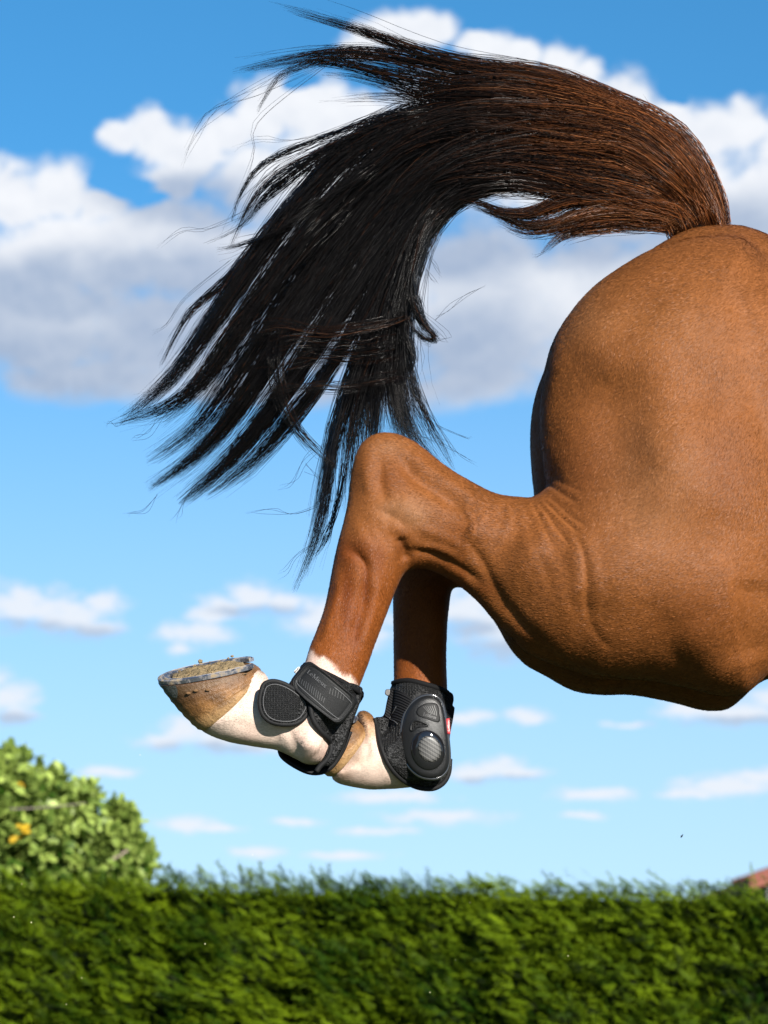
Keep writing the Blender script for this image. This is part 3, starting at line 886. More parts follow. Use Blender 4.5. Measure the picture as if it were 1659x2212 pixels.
def tube(name, pts, rad, mat, parent, sides=8, closed=False):
    P = np.asarray(pts, float)
    n = len(P)
    rad = np.broadcast_to(np.asarray(rad, float), (n,))
    T = np.gradient(P, axis=0)
    if closed:
        T = np.roll(P, -1, 0) - np.roll(P, 1, 0)
    T /= np.linalg.norm(T, axis=1)[:, None] + 1e-12
    up = np.array([0.05, -1, 0.1]); vs_ = []
    for i in range(n):
        a = np.cross(T[i], up); a /= np.linalg.norm(a) + 1e-12
        b = np.cross(a, T[i])
        for k in range(sides):
            t = 2 * math.pi * k / sides
            vs_.append(P[i] + rad[i] * (a * math.cos(t) + b * math.sin(t)))
    f = ringfaces(n, sides)
    if closed:
        f += [((n - 1) * sides + k, (n - 1) * sides + (k + 1) % sides, (k + 1) % sides, k) for k in range(sides)]
    else:
        f += [tuple(range(sides))[::-1], tuple((n - 1) * sides + k for k in range(sides))]
    return mesh_obj(name, vs_, f, mat, parent)

def hoof(toe, heel, cfront, cback, Y, tilt, parent, flip=1, wid=0.062, cw=0.052, shoe=True, mud=True):
    A = at(*toe, Y); B = at(*heel, Y)
    C0 = at(*cfront, Y); C1 = at(*cback, Y)
    L = A - B; ln = np.linalg.norm(L); L /= ln
    yh = np.array([0, 1.0, 0])
    N0 = np.array([-L[2], 0, L[0]]); N0 *= flip * np.sign(N0[2])
    Wd = math.cos(tilt) * yh + math.sin(tilt) * N0
    Nn = math.cos(tilt) * N0 - math.sin(tilt) * yh
    gc = (A + B) / 2
    cc = (C0 + C1) / 2; cl = (C0 - C1) / 2
    n = 48
    ph = np.linspace(-math.pi, math.pi, n, endpoint=False)
    def gring(scale=1.0):
        c = np.cos(ph); s = np.sin(ph)
        l = np.where(c > 0, np.abs(c) ** 0.9, -np.abs(c) ** 0.75) * (ln / 2)
        w = np.sign(s) * np.abs(s) ** 0.85 * wid * np.where(c > 0, 1, 1 - 0.18 * c * c)
        return gc + scale * (l[:, None] * L + w[:, None] * Wd)
    G = gring()
    Cr = cc + np.cos(ph)[:, None] * cl + np.sin(ph)[:, None] * cw * Wd
    verts = []; cols = []
    NR = 18
    for i in range(NR):
        s = i / (NR - 1)
        ring = G * (1 - s) + Cr * s
        out = ring - ring.mean(0); out /= np.linalg.norm(out, axis=1)[:, None]
        ring = ring + out * (0.0035 * math.sin(math.pi * s) + 0.0008 * math.sin(s * 42))[..., None] if False else ring + out * (0.0035 * math.sin(math.pi * s) + 0.0007 * math.sin(s * 40))
        if i == NR - 1:
            ring = ring - out * 0.004
        verts.append(ring)
        toe_ = 0.5 + 0.5 * np.cos(ph)
        streak = vnoise(np.stack([np.cos(ph) * 6 + Y * 40, np.sin(ph) * 6, np.full(n, s * 2.5)], -1), 1.3, 3)
        c = (np.array([0.085, 0.036, 0.012]) * (1 - s) + np.array([0.24, 0.115, 0.036]) * s)[None] * np.clip(1 + 0.95 * streak, 0.25, 2)[:, None]
        lightw = sstep(np.full(n, s) + 0.12 * streak, 0.62, 1.02)[:, None]
        c = c * (1 - lightw) + np.array([0.36, 0.22, 0.10]) * lightw
        dark = (sstep(np.full(n, 1 - s) + 0.15 * streak, 0.40, 0.95) * sstep(toe_ + 0.25 * streak, 0.40, 0.90))[:, None] * 0.9
        c = c * (1 - dark) + np.array([0.012, 0.010, 0.009]) * dark
        band = np.exp(-((s - 0.12) / 0.12) ** 2) * 0.5
        c = c * (1 - band) + np.array([0.14, 0.085, 0.04]) * band
        cols.append(c)
    verts.append(np.tile(G.mean(0) - Nn * 0.006, (1, 1)).repeat(n, 0) * 0.35 + G * 0.65 - Nn * 0.004)
    cols.append(np.tile([0.1, 0.07, 0.045], (n, 1)))
    verts = verts[-1:] + verts[:-1]; cols = cols[-1:] + cols[:-1]
    Vv = np.vstack(verts)
    fc = ringfaces(NR + 1, n)
    fc.append(tuple(range(n)))
    ho = mesh_obj('hoof', Vv, fc, hoof_m, parent)
    set_attr(ho, 'horn', np.clip(np.vstack(cols), 0.01, 0.9))
    if not shoe:
        return ho
    # shoe: a steel U along the rim, its heels reaching past the hoof
    pa = np.linspace(-2.72, 2.72, 61)
    c = np.cos(pa); s = np.sin(pa)
    l = np.where(c > 0, np.abs(c) ** 0.9, -np.abs(c) ** 0.75) * (ln / 2)
    w = np.sign(s) * np.abs(s) ** 0.8 * wid
    taper = np.where(np.abs(pa) > 2.3, 1 - 0.55 * (np.abs(pa) - 2.3) / 0.42, 1.0)
    sec = [(0.99, 0.0), (1.0, 0.0055), (0.94, 0.0070), (0.90, 0.0040), (0.86, 0.0070), (0.76, 0.0058), (0.76, 0.0)]
    vv = []
    for k in range(len(pa)):
        ctr = l[k] * L * np.array([1, 1, 1]) + w[k] * Wd
        for a, hgt in sec:
            aa = 0.9 + (a - 0.9) * taper[k]
            back = -L * (0.010 if abs(pa[k]) > 2.3 else 0)
            vv.append(gc + ctr * aa + Nn * (hgt + 0.001) + back)
    m = len(sec)
    f = ringfaces(len(pa), m) + [tuple(range(m))[::-1], tuple((len(pa) - 1) * m + k for k in range(m))]
    so = mesh_obj('horseshoe', vv, f, steel_m, ho, smooth=False)
    # toe clip on the wall, nail clenches
    cf = ph
    k0 = n // 2 - 6
    def wall(phi, s_):
        j = (phi + math.pi) / (2 * math.pi) * n
        j0 = int(j) % n; fr = j - int(j)
        g = G[j0] * (1 - fr) + G[(j0 + 1) % n] * fr; cr = Cr[j0] * (1 - fr) + Cr[(j0 + 1) % n] * fr
        r = g * (1 - s_) + cr * s_
        o = g - gc; o /= np.linalg.norm(o)
        return r + o * (0.0045 * math.sin(math.pi * s_) + 0.002)
    cv = []
    for ds in (0.0, 0.12, 0.22, 0.27):
        hw2 = 0.26 * (1 - (ds / 0.3) ** 2)
        for t in np.linspace(-1, 1, 7):
            cv.append(wall(-0.72 + t * hw2, ds) + (wall(-0.72, 0.1) - gc) * 0.012)
    mesh_obj('toe_clip', cv, ringfaces(4, 7, False), material('dark_steel', (0.07, 0.075, 0.07), rough=0.5, metal=0.6, var=0.5, vscale=200, bump=0.002, bscale=200), so)
    for phi, s_ in ((-1.12, 0.22), (-1.3, 0.20), (-1.5, 0.26)):
        c0 = wall(phi, s_)
        bm = bmesh.new()
        bmesh.ops.create_icosphere(bm, subdivisions=2, radius=0.0030)
        vv2 = [np.array(v.co) * np.array([1.3, 0.3, 0.7]) + c0 for v in bm.verts]
        ff = [tuple(v.index for v in fce.verts) for fce in bm.faces]
        bm.free()
        mesh_obj('nail_clench', vv2, ff, material('rusty_clench', (0.10, 0.055, 0.025), rough=0.8, spec=0.15, var=0.4, vscale=400), so)
    if mud:
        # mud packed in the sole
        nu = 26
        vv = []; ff = []
        for i in range(nu):
            for j in range(nu):
                a = (i / (nu - 1) * 2 - 1) ; b_ = (j / (nu - 1) * 2 - 1)
                rr = math.hypot(a, b_)
                hgt = 0.004 + 0.006 * (1 - rr * rr) + 0.006 * float(vnoise(np.array([[a * 3, b_ * 3, Y]]), 2.2, 3)[0])
                vv.append(gc - L * 0.004 + L * a * ln * 0.40 + Wd * b_ * wid * 0.78 + Nn * (hgt if rr < 1 else -0.004))
        for i in range(nu - 1):
            for j in range(nu - 1):
                ff.append((i * nu + j, (i + 1) * nu + j, (i + 1) * nu + j + 1, i * nu + j + 1))
        mesh_obj('packed_mud', vv, ff, mud_m, ho)
        # crumbs
        vv = []; ff = []
        for i in range(26):
            a = RNG.normal(-0.1, 0.3); b_ = RNG.normal(0.1, 0.45)
            c0 = gc + L * a * ln * 0.5 + Wd * b_ * wid + Nn * (0.007 + abs(RNG.normal(0, 0.002)))
            bm = bmesh.new(); bmesh.ops.create_icosphere(bm, subdivisions=1, radius=float(RNG.uniform(0.0015, 0.0042)))
            o0 = len(vv)
            for v in bm.verts:
                vv.append(np.array(v.co) * RNG.uniform(0.7, 1.3, 3) + c0)
            ff += [tuple(o0 + v.index for v in fce.verts) for fce in bm.faces]
            bm.free()
        tag(mesh_obj('mud_crumbs', vv, ff, mud_m, ho, smooth=False), kind='stuff')
    return ho

near_hoof = hoof((342, 1474), (548, 1436), (433, 1580), (566, 1458), Y_NEAR, R(18), horse)
near_hoof['label'] = 'brown hoof turned sole up with a worn steel shoe'
far_hoof = hoof((618, 1596), (768, 1550), (712, 1680), (798, 1572), Y_FAR, R(17), horse, wid=0.06, cw=0.049)
for dx in (0, 130):
    Yf = Y_MID + (-0.13 if dx == 0 else 0.13)
    hoof((2842 + dx, 3190), (2720 + dx, 3195), (2820 + dx, 3100), (2735 + dx, 3120), Yf, 0.0, horse, flip=-1, mud=False)

# ------------------------------------------------------------------ boots
black_fab = material('black_neoprene', (0.004, 0.004, 0.0045), rough=0.8, spec=0.12, var=0.4, vscale=400, bump=0.0006, bscale=900)
bind_m = material('black_binding', (0.006, 0.006, 0.0065), rough=0.65, spec=0.18, var=0.3, vscale=300, bump=0.0004, bscale=1200)
def mesh_build(q, b, col, vec):
    vo = q.n('ShaderNodeTexVoronoi', feature='DISTANCE_TO_EDGE')
    q.put(vo.inputs['Vector'], q.v('MULTIPLY', vec, (230, 60, 330)))
    vo.inputs['Scale'].default_value = 1.0
    vo.inputs['Randomness'].default_value = 0.35
    e = q.smooth(vo.outputs['Distance'], 0.04, 0.26, 1.0, 0.0)
    n = q.noise(vec, 700.0, 2.0, 0.6)
    q.put(b.inputs['Base Color'], q.mix(e, (0.002, 0.002, 0.002), (0.011, 0.011, 0.0115)))
    q.put(b.inputs['Roughness'], q.m('SUBTRACT', 0.75, q.m('MULTIPLY', e, 0.33)))
    bn = q.n('ShaderNodeBump'); bn.inputs['Distance'].default_value = 0.003
    q.put(bn.inputs['Height'], q.m('ADD', e, q.m('MULTIPLY', n, 0.5))); q.put(b.inputs['Normal'], bn.outputs[0])
air_mesh = material('black_air_mesh', spec=0.25, build=mesh_build)
def weave_build(q, b, col, vec):
    w = q.n('ShaderNodeTexWave', wave_type='BANDS', bands_direction='DIAGONAL')
    q.put(w.inputs['Vector'], q.v('MULTIPLY', vec, (1, 0.2, 1.4)))
    w.inputs['Scale'].default_value = 95.0
    w.inputs['Distortion'].default_value = 0.6
    q.put(b.inputs['Base Color'], q.mix(w.outputs['Fac'], (0.003, 0.003, 0.0035), (0.009, 0.009, 0.010)))
    bn = q.n('ShaderNodeBump'); bn.inputs['Distance'].default_value = 0.0012
    q.put(bn.inputs['Height'], w.outputs['Fac']); q.put(b.inputs['Normal'], bn.outputs[0])
web_m = material('black_webbing', rough=0.75, spec=0.14, build=weave_build)
rubber = material('black_rubber', (0.006, 0.0062, 0.0066), rough=0.5, spec=0.15, var=0.15, vscale=500, bump=0.0003, bscale=1500)
emboss_m = material('embossed_rubber', (0.05, 0.05, 0.052), rough=0.5, spec=0.4)  # paler than the rubber: light caught by raised edges, put into the colour
shell_m = material('grey_black_shell', (0.0075, 0.0077, 0.0082), rough=0.32, spec=0.26, var=0.12, vscale=900, bump=0.0003, bscale=1600)
gloss_m = material('gloss_black_plastic', (0.006, 0.006, 0.007), rough=0.06, spec=0.6)
clear_m = material('polished_rim', (0.02, 0.02, 0.022), rough=0.1, spec=0.8, coat=0.6)
red_m = material('red_label', (0.30, 0.018, 0.024), rough=0.6, var=0.15, vscale=400)
white_m = material('white_print', (0.5, 0.49, 0.48), rough=0.6)
def carbon_build(q, b, col, vec):
    r = q.n('ShaderNodeVectorRotate', rotation_type='Y_AXIS')
    q.put(r.inputs['Vector'], vec); r.inputs['Angle'].default_value = R(-33)
    s = q.n('ShaderNodeSeparateXYZ'); q.put(s.inputs[0], r.outputs[0])
    zz = q.m('MULTIPLY', s.outputs[2], 1 / 0.0056)
    xx = q.m('MULTIPLY', s.outputs[0], 1 / 0.0016)
    row = q.m('FLOOR', xx)
    ph = q.m('FRACT', q.m('ADD', zz, q.m('MULTIPLY', q.m('MODULO', row, 2.0), 0.25)))
    band = q.smooth(q.m('ABSOLUTE', q.m('SUBTRACT', ph, 0.5)), 0.17, 0.30)
    q.put(b.inputs['Base Color'], q.mix(band, (0.002, 0.002, 0.002), (0.060, 0.058, 0.055)))
    q.put(b.inputs['Roughness'], q.m('MULTIPLY_ADD', band, -0.1, 0.5))
carbon_m = material('carbon_weave', spec=0.5, build=carbon_build)

def drape(limb, off, side=-1):
    def fn(x, z):
        u, r, t, y = limb.uvt(x, z)
        return limb.Y + side * (t * np.sqrt(np.clip(1 - u * u, 0.03, 1)) + off)
    return fn

def surf_pts(P, fn, Yp, extra=0.0, side=-1):
    """photo positions -> points lying on the surface y = fn(x, z)"""
    P = np.asarray(P, float)
    Y = np.full(len(P), Yp)
    for _ in range(4):
        w = at(P[:, 0], P[:, 1], Y)
        Y = fn(w[:, 0], w[:, 2]) + side * extra
    return at(P[:, 0], P[:, 1], Y)

def patch(name, outline, fn, Yp, thick, mat, parent, relief=None, n=72, rings=16, side=-1, center=None, smooth_outline=True, back=0.004, edge=0.12):
    """a padded panel: its outline wraps the surface y = fn(x, z), its edge is rounded, its back lies on the surface"""
    o = crom(outline, n, True) if smooth_outline else np.asarray(outline, float)
    n = len(o)
    c = np.asarray(center if center else o.mean(0), float)
    vv = [surf_pts(o, fn, Yp, -back, side), surf_pts(o, fn, Yp, 0.0, side)]
    for i in range(rings):
        q_ = i / (rings - 1)
        s = 1 - q_ * 0.97
        e = min(1.0, (1 - s) / edge + 0.02)
        hgt = thick * math.sqrt(max(0, 1 - (1 - e) ** 2))
        if relief:
            hgt += relief(s)
        vv.append(surf_pts(c + (o - c) * s, fn, Yp, hgt, side))
    Vv = np.vstack(vv)
    f = ringfaces(len(vv), n)
    f.append(tuple((len(vv) - 1) * n + k for k in range(n)))
    ob = mesh_obj(name, Vv, f, mat, parent)
    return ob, o

# letters, as strokes on a unit-high grid: (points, width)
def _arc(cx, cy, rx, ry, a0, a1, n=12):
    t = np.radians(np.linspace(a0, a1, n))
    return [(cx + rx * math.cos(a), cy + ry * math.sin(a)) for a in t]
TK, TH = 0.15, 0.07
GLYPH = {
    'L': (0.62, [([(.16, 0), (.16, 1)], TK), ([(.02, .97), (.32, .97)], TH), ([(.02, .03), (.58, .03)], TH), ([(.57, .03), (.57, .24)], TH)]),
    'e': (0.52, [(_arc(.25, .32, .20, .30, 5, 320), .10), ([(.06, .34), (.46, .34)], TH)]),
    'M': (0.98, [([(.14, 0), (.14, 1)], TH), ([(.14, 1), (.47, .06)], TK), ([(.47, .06), (.80, 1)], TH), ([(.82, 0), (.82, 1)], TK), ([(.02, .03), (.27, .03)], TH), ([(.68, .03), (.96, .03)], TH),
                 ([(.02, .97), (.2, .97)], TH), ([(.78, .97), (.96, .97)], TH)]),
    'i': (0.30, [([(.15, 0), (.15, .62)], TK), ([(.15, .86), (.15, .98)], TK), ([(.02, .03), (.28, .03)], TH), ([(.04, .61), (.15, .61)], TH)]),
    'u': (0.60, [([(.14, .64), (.14, .16), (.22, .04), (.34, .04), (.44, .14)], .12), ([(.46, .64), (.46, 0)], TK), ([(.02, .62), (.2, .62)], TH), ([(.34, .62), (.5, .62)], TH), ([(.46, .03), (.58, .03)], TH)]),
    'x': (0.56, [([(.08, .64), (.46, 0)], TK), ([(.46, .64), (.08, 0)], TH), ([(.0, .62), (.2, .62)], TH), ([(.36, .62), (.54, .62)], TH), ([(.0, .03), (.2, .03)], TH), ([(.34, .03), (.56, .03)], TH)]),
    'R': (0.62, [([(.12, 0), (.12, 1)], .2), ([(.12, .92), (.4, .92), (.5, .75), (.4, .52), (.12, .52)], .17), ([(.3, .5), (.52, 0)], .19)]),
    'I': (0.30, [([(.15, 0), (.15, 1)], .2)]),
    'G': (0.66, [(_arc(.33, .5, .24, .42, 50, 350), .18), ([(.34, .42), (.56, .42)], .16)]),
    'H': (0.64, [([(.12, 0), (.12, 1)], .2), ([(.5, 0), (.5, 1)], .2), ([(.12, .5), (.5, .5)], .17)]),
    'T': (0.56, [([(.28, 0), (.28, 1)], .2), ([(.02, .92), (.54, .92)], .17)]),
}
def strokes_mesh(name, strokes, o, ex, ey, fn, Yp, hgt, mat, parent, side=-1):
    """raised strokes: each is a polyline in glyph units mapped by o + u*ex + v*ey onto the surface"""
    vv = []; ff = []
    o = np.array(o, float); ex = np.array(ex, float); ey = np.array(ey, float)
    for pts, w in strokes:
        P_ = np.array(pts, float)
        if len(P_) == 2:
            P_ = np.vstack([P_[0], P_.mean(0), P_[1]])
        T = np.gradient(P_, axis=0); T /= np.linalg.norm(T, axis=1)[:, None] + 1e-9
        nrm = np.stack([-T[:, 1], T[:, 0]], -1) * w / 2
        base = len(vv)
        for k in range(len(P_)):
            for a, lev in ((1, -0.3), (0.8, 1), (-0.8, 1), (-1, -0.3)):
                uv = P_[k] + nrm[k] * a
                vv.append((o + uv[0] * ex + uv[1] * ey, lev))
        m = len(P_)
        ff += [tuple(base + i for i in f) for f in ringfaces(m, 4, False)]
        ff += [(base, base + 1, base + 2, base + 3), tuple(base + (m - 1) * 4 + k for k in (3, 2, 1, 0))]
    P2 = np.array([v[0] for v in vv]); lev = np.array([v[1] for v in vv])
    W0 = surf_pts(P2, fn, Yp, 0.0, side)
    W0[:, 1] += side * lev * hgt
    return mesh_obj(name, W0, ff, mat, parent, smooth=False)
def word(text):
    st = []; x = 0
    for ch in text:
        adv, s = GLYPH[ch]
        st += [([(a + x, b) for a, b in p], w) for p, w in s]
        x += adv
    return st, x

def c1(x, y): return (540 + x * .16277, 1393.3 + y * .16277)
def c2(x, y): return (799.3 + x * .12370, 1447.3 + y * .12370)

def band(name, stations, Y, mat, parent, a0=0, a1=360, thick=0.004, n=48):
    """a strap round the leg: stations are (left, right, depth radius)"""
    full = (a1 - a0) >= 360
    th = np.radians(np.linspace(a0, a1, n, endpoint=not full))
    loops = []
    for (l, r, d) in stations:
        A = at(*l, Y); B = at(*r, Y)
        c = (A + B) / 2; h = (B - A) / 2
        loops.append((c, h, d))
    vv = []
    for sgn in (1, 0):
        for c, h, d in (loops if sgn else loops[::-1]):
            hl = np.linalg.norm(h)
            k = 1.0 if sgn else (hl - thick) / hl
            dd = d if sgn else d - thick
            vv.append(c + np.cos(th)[:, None] * h * k + np.sin(th)[:, None] * np.array([0, -dd, 0]))
    nr = len(vv)
    f = ringfaces(nr, n, full)
    f += [((nr - 1) * n + j, (nr - 1) * n + (j + 1) % n, (j + 1) % n, j) for j in range(n if full else n - 1)]
    return mesh_obj(name, np.vstack(vv), f, mat, parent)

# ---- boot on the near leg, seen from its strap side
nb = empty('fetlock_boot', tuple(at(690, 1560, Y_NEAR)))
tag(nb, 'black fetlock boot with a wide closing strap and mesh flap on the nearer hind leg', 'fetlock boot', 'fetlock boots on the hind legs')
dn = drape(near_limb, 0.006)
dnb = drape(near_limb, 0.004, 1)
cup, _ = patch('inner_shell', [(640, 1480), (620, 1530), (604, 1590), (606, 1625), (622, 1645), (654, 1665), (687, 1671), (716, 1658), (742, 1620), (758, 1575), (772, 1530), (784, 1492), (715, 1455)],
               drape(near_limb, 0.012, 1), 0.05, 0.010, rubber, nb, side=1, back=0.012)
o_ = crom([(604, 1600), (609, 1634), (654, 1664), (688, 1670), (716, 1657), (740, 1622), (757, 1580)], 40)
tube('shell_piping', surf_pts(o_, drape(near_limb, 0.008, 1), 0.04, 0.0, 1), 0.0035, bind_m, cup)
lin, _ = patch('mesh_lining', [c1(800, 800), c1(850, 1000), c1(950, 1140), c1(1050, 1240), c1(1080, 1340), c1(1070, 1440), c1(1020, 1530), c1(950, 1600), c1(1080, 1590), c1(1160, 1480), c1(1250, 1320),
                               c1(1300, 1160), c1(1400, 930), c1(1460, 760), c1(1490, 620), c1(1480, 560), c1(1300, 500), c1(1000, 560)], dn, -0.04, 0.006, air_mesh, nb, center=c1(1180, 1000), n=110)
o_ = crom([c1(800, 800), c1(835, 980), c1(935, 1140), c1(1040, 1245), c1(1075, 1345), c1(1062, 1440), c1(1010, 1530), c1(930, 1610), c1(880, 1680)], 50)
tube('lining_binding', surf_pts(o_, dn, -0.04, 0.004), 0.0042, bind_m, lin)
bd = band('elastic_strap', [((651, 1437), (779, 1500), 0.047), ((642, 1451), (775, 1516), 0.049), ((629, 1470), (766, 1538), 0.050), ((616, 1489), (756, 1558), 0.050)], Y_NEAR, web_m, nb)
band('fleece_collar', [((656, 1432), (782, 1494), 0.044), ((653, 1436), (785, 1500), 0.048), ((650, 1441), (785, 1507), 0.046)], Y_NEAR, black_fab, nb)
# flap with bound edge
fl_o = [c1(330, 482), c1(240, 492), c1(180, 530), c1(150, 620), c1(130, 740), c1(145, 860), c1(190, 950), c1(280, 1020), c1(420, 1052), c1(580, 1046), c1(690, 995), c1(755, 910), c1(790, 820), c1(740, 720), c1(600, 600), c1(460, 520)]
def flap_fn(x, z):
    c = at(600, 1512, -0.05)
    return -0.060 + 0.8 * ((x - c[0]) ** 2 + 0.6 * (z - c[2]) ** 2) * 4 + 0.10 * (x - c[0])
fl, fo = patch('mesh_flap', fl_o, flap_fn, -0.06, 0.006, air_mesh, nb, back=0.004)
tube('flap_binding', surf_pts(fo, flap_fn, -0.06, 0.0015), 0.0038, bind_m, fl, closed=True)
ci = np.array(c1(450, 770))
tube('flap_stitching', surf_pts(ci + (fo - ci) * 0.86, flap_fn, -0.06, 0.0062), 0.0007, emboss_m, fl, closed=True, sides=5)
# strap tab
tab_o = [c1(545, 480), c1(560, 440), c1(640, 340), c1(720, 250), c1(780, 222), c1(840, 240), c1(1000, 355), c1(1200, 520), c1(1390, 680), c1(1418, 740), c1(1405, 800), c1(1330, 910), c1(1230, 1025), c1(1170, 1048),
         c1(1110, 1030), c1(900, 870), c1(750, 750), c1(600, 610), c1(555, 550)]
def tab_fn(x, z):
    a = at(700, 1495, -0.06)
    # bends round the leg along the strap's own direction
    ux, uz = 0.80, -0.60
    t = (x - a[0]) * ux + (z - a[2]) * uz
    return -0.0615 + 4.5 * t * t
tabp, to = patch('strap_tab', tab_o, tab_fn, -0.06, 0.004, rubber, nb, n=110, rings=30, edge=0.08, back=0.006,
                 relief=lambda s: 0.0010 * (1 if s > 0.84 else 0) - 0.0009 * math.exp(-((s - 0.82) / 0.018) ** 2))
cen = to.mean(0)
tube('raised_edge', surf_pts(cen + (to - cen) * 0.93, tab_fn, -0.06, 0.0048), 0.0011, rubber, tabp, closed=True, sides=6)
inn = crom([c1(640, 420), c1(700, 330), c1(790, 275), c1(880, 330)], 14)
inn2 = crom([c1(640, 420), c1(615, 470), c1(640, 530), c1(760, 640), c1(900, 760), c1(1050, 890), c1(1170, 978), c1(1215, 975), c1(1300, 880), c1(1352, 800), c1(1340, 760), c1(1230, 650), c1(1110, 555)], 50)
tube('raised_line', surf_pts(inn2, tab_fn, -0.06, 0.0042), 0.0008, emboss_m, tabp, sides=5)
# embossed name and hatching
st, wd = word('LeMieux')
A = np.array(c1(752, 372)); B = np.array(c1(1000, 578))
ex = (B - A) / wd; ey = np.array([ex[1], -ex[0]]); ey = ey / np.linalg.norm(ey) * 9.2
strokes_mesh('embossed_name', st, A, ex, ey, tab_fn, -0.06, 0.0050, emboss_m, tabp)
hat = []
for i in range(13):
    t = i / 12
    bx, by = 655 + 320 * t, 478 + 268 * t
    hl_ = 92 if 2 < i < 11 else 62
    hat.append(([c1(bx + 18, by - hl_ * 0.62), c1(bx + 6, by - hl_ * 0.1), c1(bx, by + hl_ * 0.38)], 1.5))
for i in range(6):
    bx, by = 1055 + 36 * i, 640 + 16 * i
    ln_ = 50 + 26 * (1 - abs(i - 2) / 3)
    hat.append(([c1(bx + 16, by - ln_), c1(bx + 6, by - ln_ * 0.3), c1(bx, by + 18)], 1.3))
strokes_mesh('embossed_hatching', hat, (0, 0), (1, 0), (0, 1), tab_fn, -0.06, 0.0047, material('embossed_hatch', (0.026, 0.026, 0.027), rough=0.5, spec=0.5), tabp)  # ridges coloured paler too, as if catching light
# size tag
def tag_fn(x, z): return dn(x, z) - 0.010
tg, _ = patch('side_tag', [c1(585, 365), c1(583, 345), c1(640, 288), c1(662, 292), c1(660, 310), c1(605, 380)], tag_fn, -0.05, 0.001, white_m, nb, smooth_outline=False, rings=6)
st, wd = word('RIGHT')
A = np.array(c1(600, 372)); B = np.array(c1(660, 304)); ex = (B - A) / wd; ey = np.array([ex[1], -ex[0]]); ey = ey / np.linalg.norm(ey) * 3.0
strokes_mesh('tag_print', st, A, ex, ey, tag_fn, -0.05, 0.0016, black_fab, tg)

# ---- boot on the far leg, seen from its shell side
fb = empty('fetlock_boot', tuple(at(905, 1590, Y_FAR)))
tag(fb, 'black fetlock boot with hard shell, carbon disc and red label on farther leg', 'fetlock boot', 'fetlock boots on the hind legs')
df = drape(far_limb, 0.007)
dfb = drape(far_limb, 0.006, 1)
sil = [c2(420, 215), c2(540, 190), c2(700, 190), c2(900, 240), c2(1200, 335), c2(1350, 420), c2(1400, 560), c2(1400, 800), c2(1385, 1050), c2(1385, 1300), c2(1392, 1550), c2(1370, 1780), c2(1290, 1950), c2(1160, 2045),
       c2(1010, 2070), c2(810, 2035), c2(610, 1935), c2(450, 1800), c2(330, 1640), c2(250, 1480), c2(180, 1280), c2(130, 1050), c2(90, 840), c2(200, 818), c2(250, 760), c2(290, 560), c2(350, 330)]
# drop sharp self-folds: two stacked panels, collar block and cup
lf, lo_ = patch('mesh_lining', sil, df, 0.2, 0.006, air_mesh, fb, n=140, rings=22, center=c2(820, 1050))
patch('lining_back', sil, dfb, 0.3, 0.006, black_fab, fb, n=120, rings=16, center=c2(820, 1050), side=1)
bind = crom([c2(90, 840), c2(128, 1050), c2(180, 1290), c2(250, 1490), c2(330, 1650), c2(450, 1810), c2(610, 1945), c2(810, 2042), c2(1010, 2076), c2(1160, 2052), c2(1295, 1955), c2(1375, 1785), c2(1395, 1550)], 70)
tube('edge_binding', surf_pts(bind, df, 0.22, 0.0), 0.0042, bind_m, lf)
tube('collar_binding', surf_pts(crom([c2(400, 235), c2(540, 195), c2(700, 190), c2(900, 235), c2(1200, 325), c2(1350, 400)], 40), df, 0.2, 0.001), 0.0048, black_fab, lf)
wf = lambda x, z: df(x, z) - 0.006
patch('elastic_strap', [c2(375, 330), c2(300, 560), c2(262, 720), c2(250, 810), c2(300, 850), c2(400, 900), c2(490, 950), c2(555, 880), c2(620, 730), c2(700, 600), c2(740, 520), c2(640, 430), c2(500, 350)], wf, 0.19, 0.0025, web_m, fb,
      center=c2(470, 640), edge=0.06)
tube('strap_stitching', surf_pts(crom([c2(455, 640), c2(400, 740), c2(345, 850), c2(420, 890), c2(480, 945)], 24), wf, 0.19, 0.003), 0.0007, emboss_m, fb, sides=5)
patch('buckle', [c2(270, 430), c2(258, 400), c2(275, 345), c2(310, 335), c2(350, 345), c2(345, 430), c2(310, 455)], lambda x, z: df(x, z) - 0.002, 0.24, 0.006, material('grey_buckle', (0.06, 0.058, 0.055), rough=0.4), fb, n=24, rings=8, center=c2(310, 390))
patch('rear_strap', [c2(1330, 385), c2(1400, 385), c2(1450, 430), c2(1462, 520), c2(1445, 620), c2(1478, 665), c2(1450, 860), c2(1405, 1090), c2(1385, 1250), c2(1345, 1240), c2(1320, 1000), c2(1310, 700)], lambda x, z: np.minimum(df(x, z), far_limb.Y - 0.012) - 0.002, 0.23, 0.004, web_m, fb, center=c2(1390, 720), edge=0.1)
# hard shell
shell_o = [c2(1010, 442), c2(860, 485), c2(720, 595), c2(625, 735), c2(570, 905), c2(545, 1100), c2(548, 1300), c2(582, 1490), c2(645, 1640), c2(745, 1765), c2(885, 1860), c2(1050, 1898), c2(1200, 1880), c2(1305, 1800), c2(1368, 1680),
           c2(1384, 1500), c2(1366, 1250), c2(1334, 1000), c2(1300, 750), c2(1245, 560), c2(1145, 465)]
sc_ = at(*c2(960, 1200), 0.19)
def shell_fn(x, z):
    # a stiff dome: follows the leg but smoothed out
    a = (x - sc_[0]) / 0.040; b = (z - sc_[2]) / 0.068
    return far_limb.Y - 0.0635 + 0.012 * a * a + 0.007 * b * b
sh, so_ = patch('hard_shell', shell_o, shell_fn, 0.19, 0.006, shell_m, fb, n=120, rings=26, edge=0.12, back=0.012, center=c2(960, 1200))
tube('polished_rim', surf_pts(so_, shell_fn, 0.19, -0.001), 0.0030, clear_m, sh, closed=True)
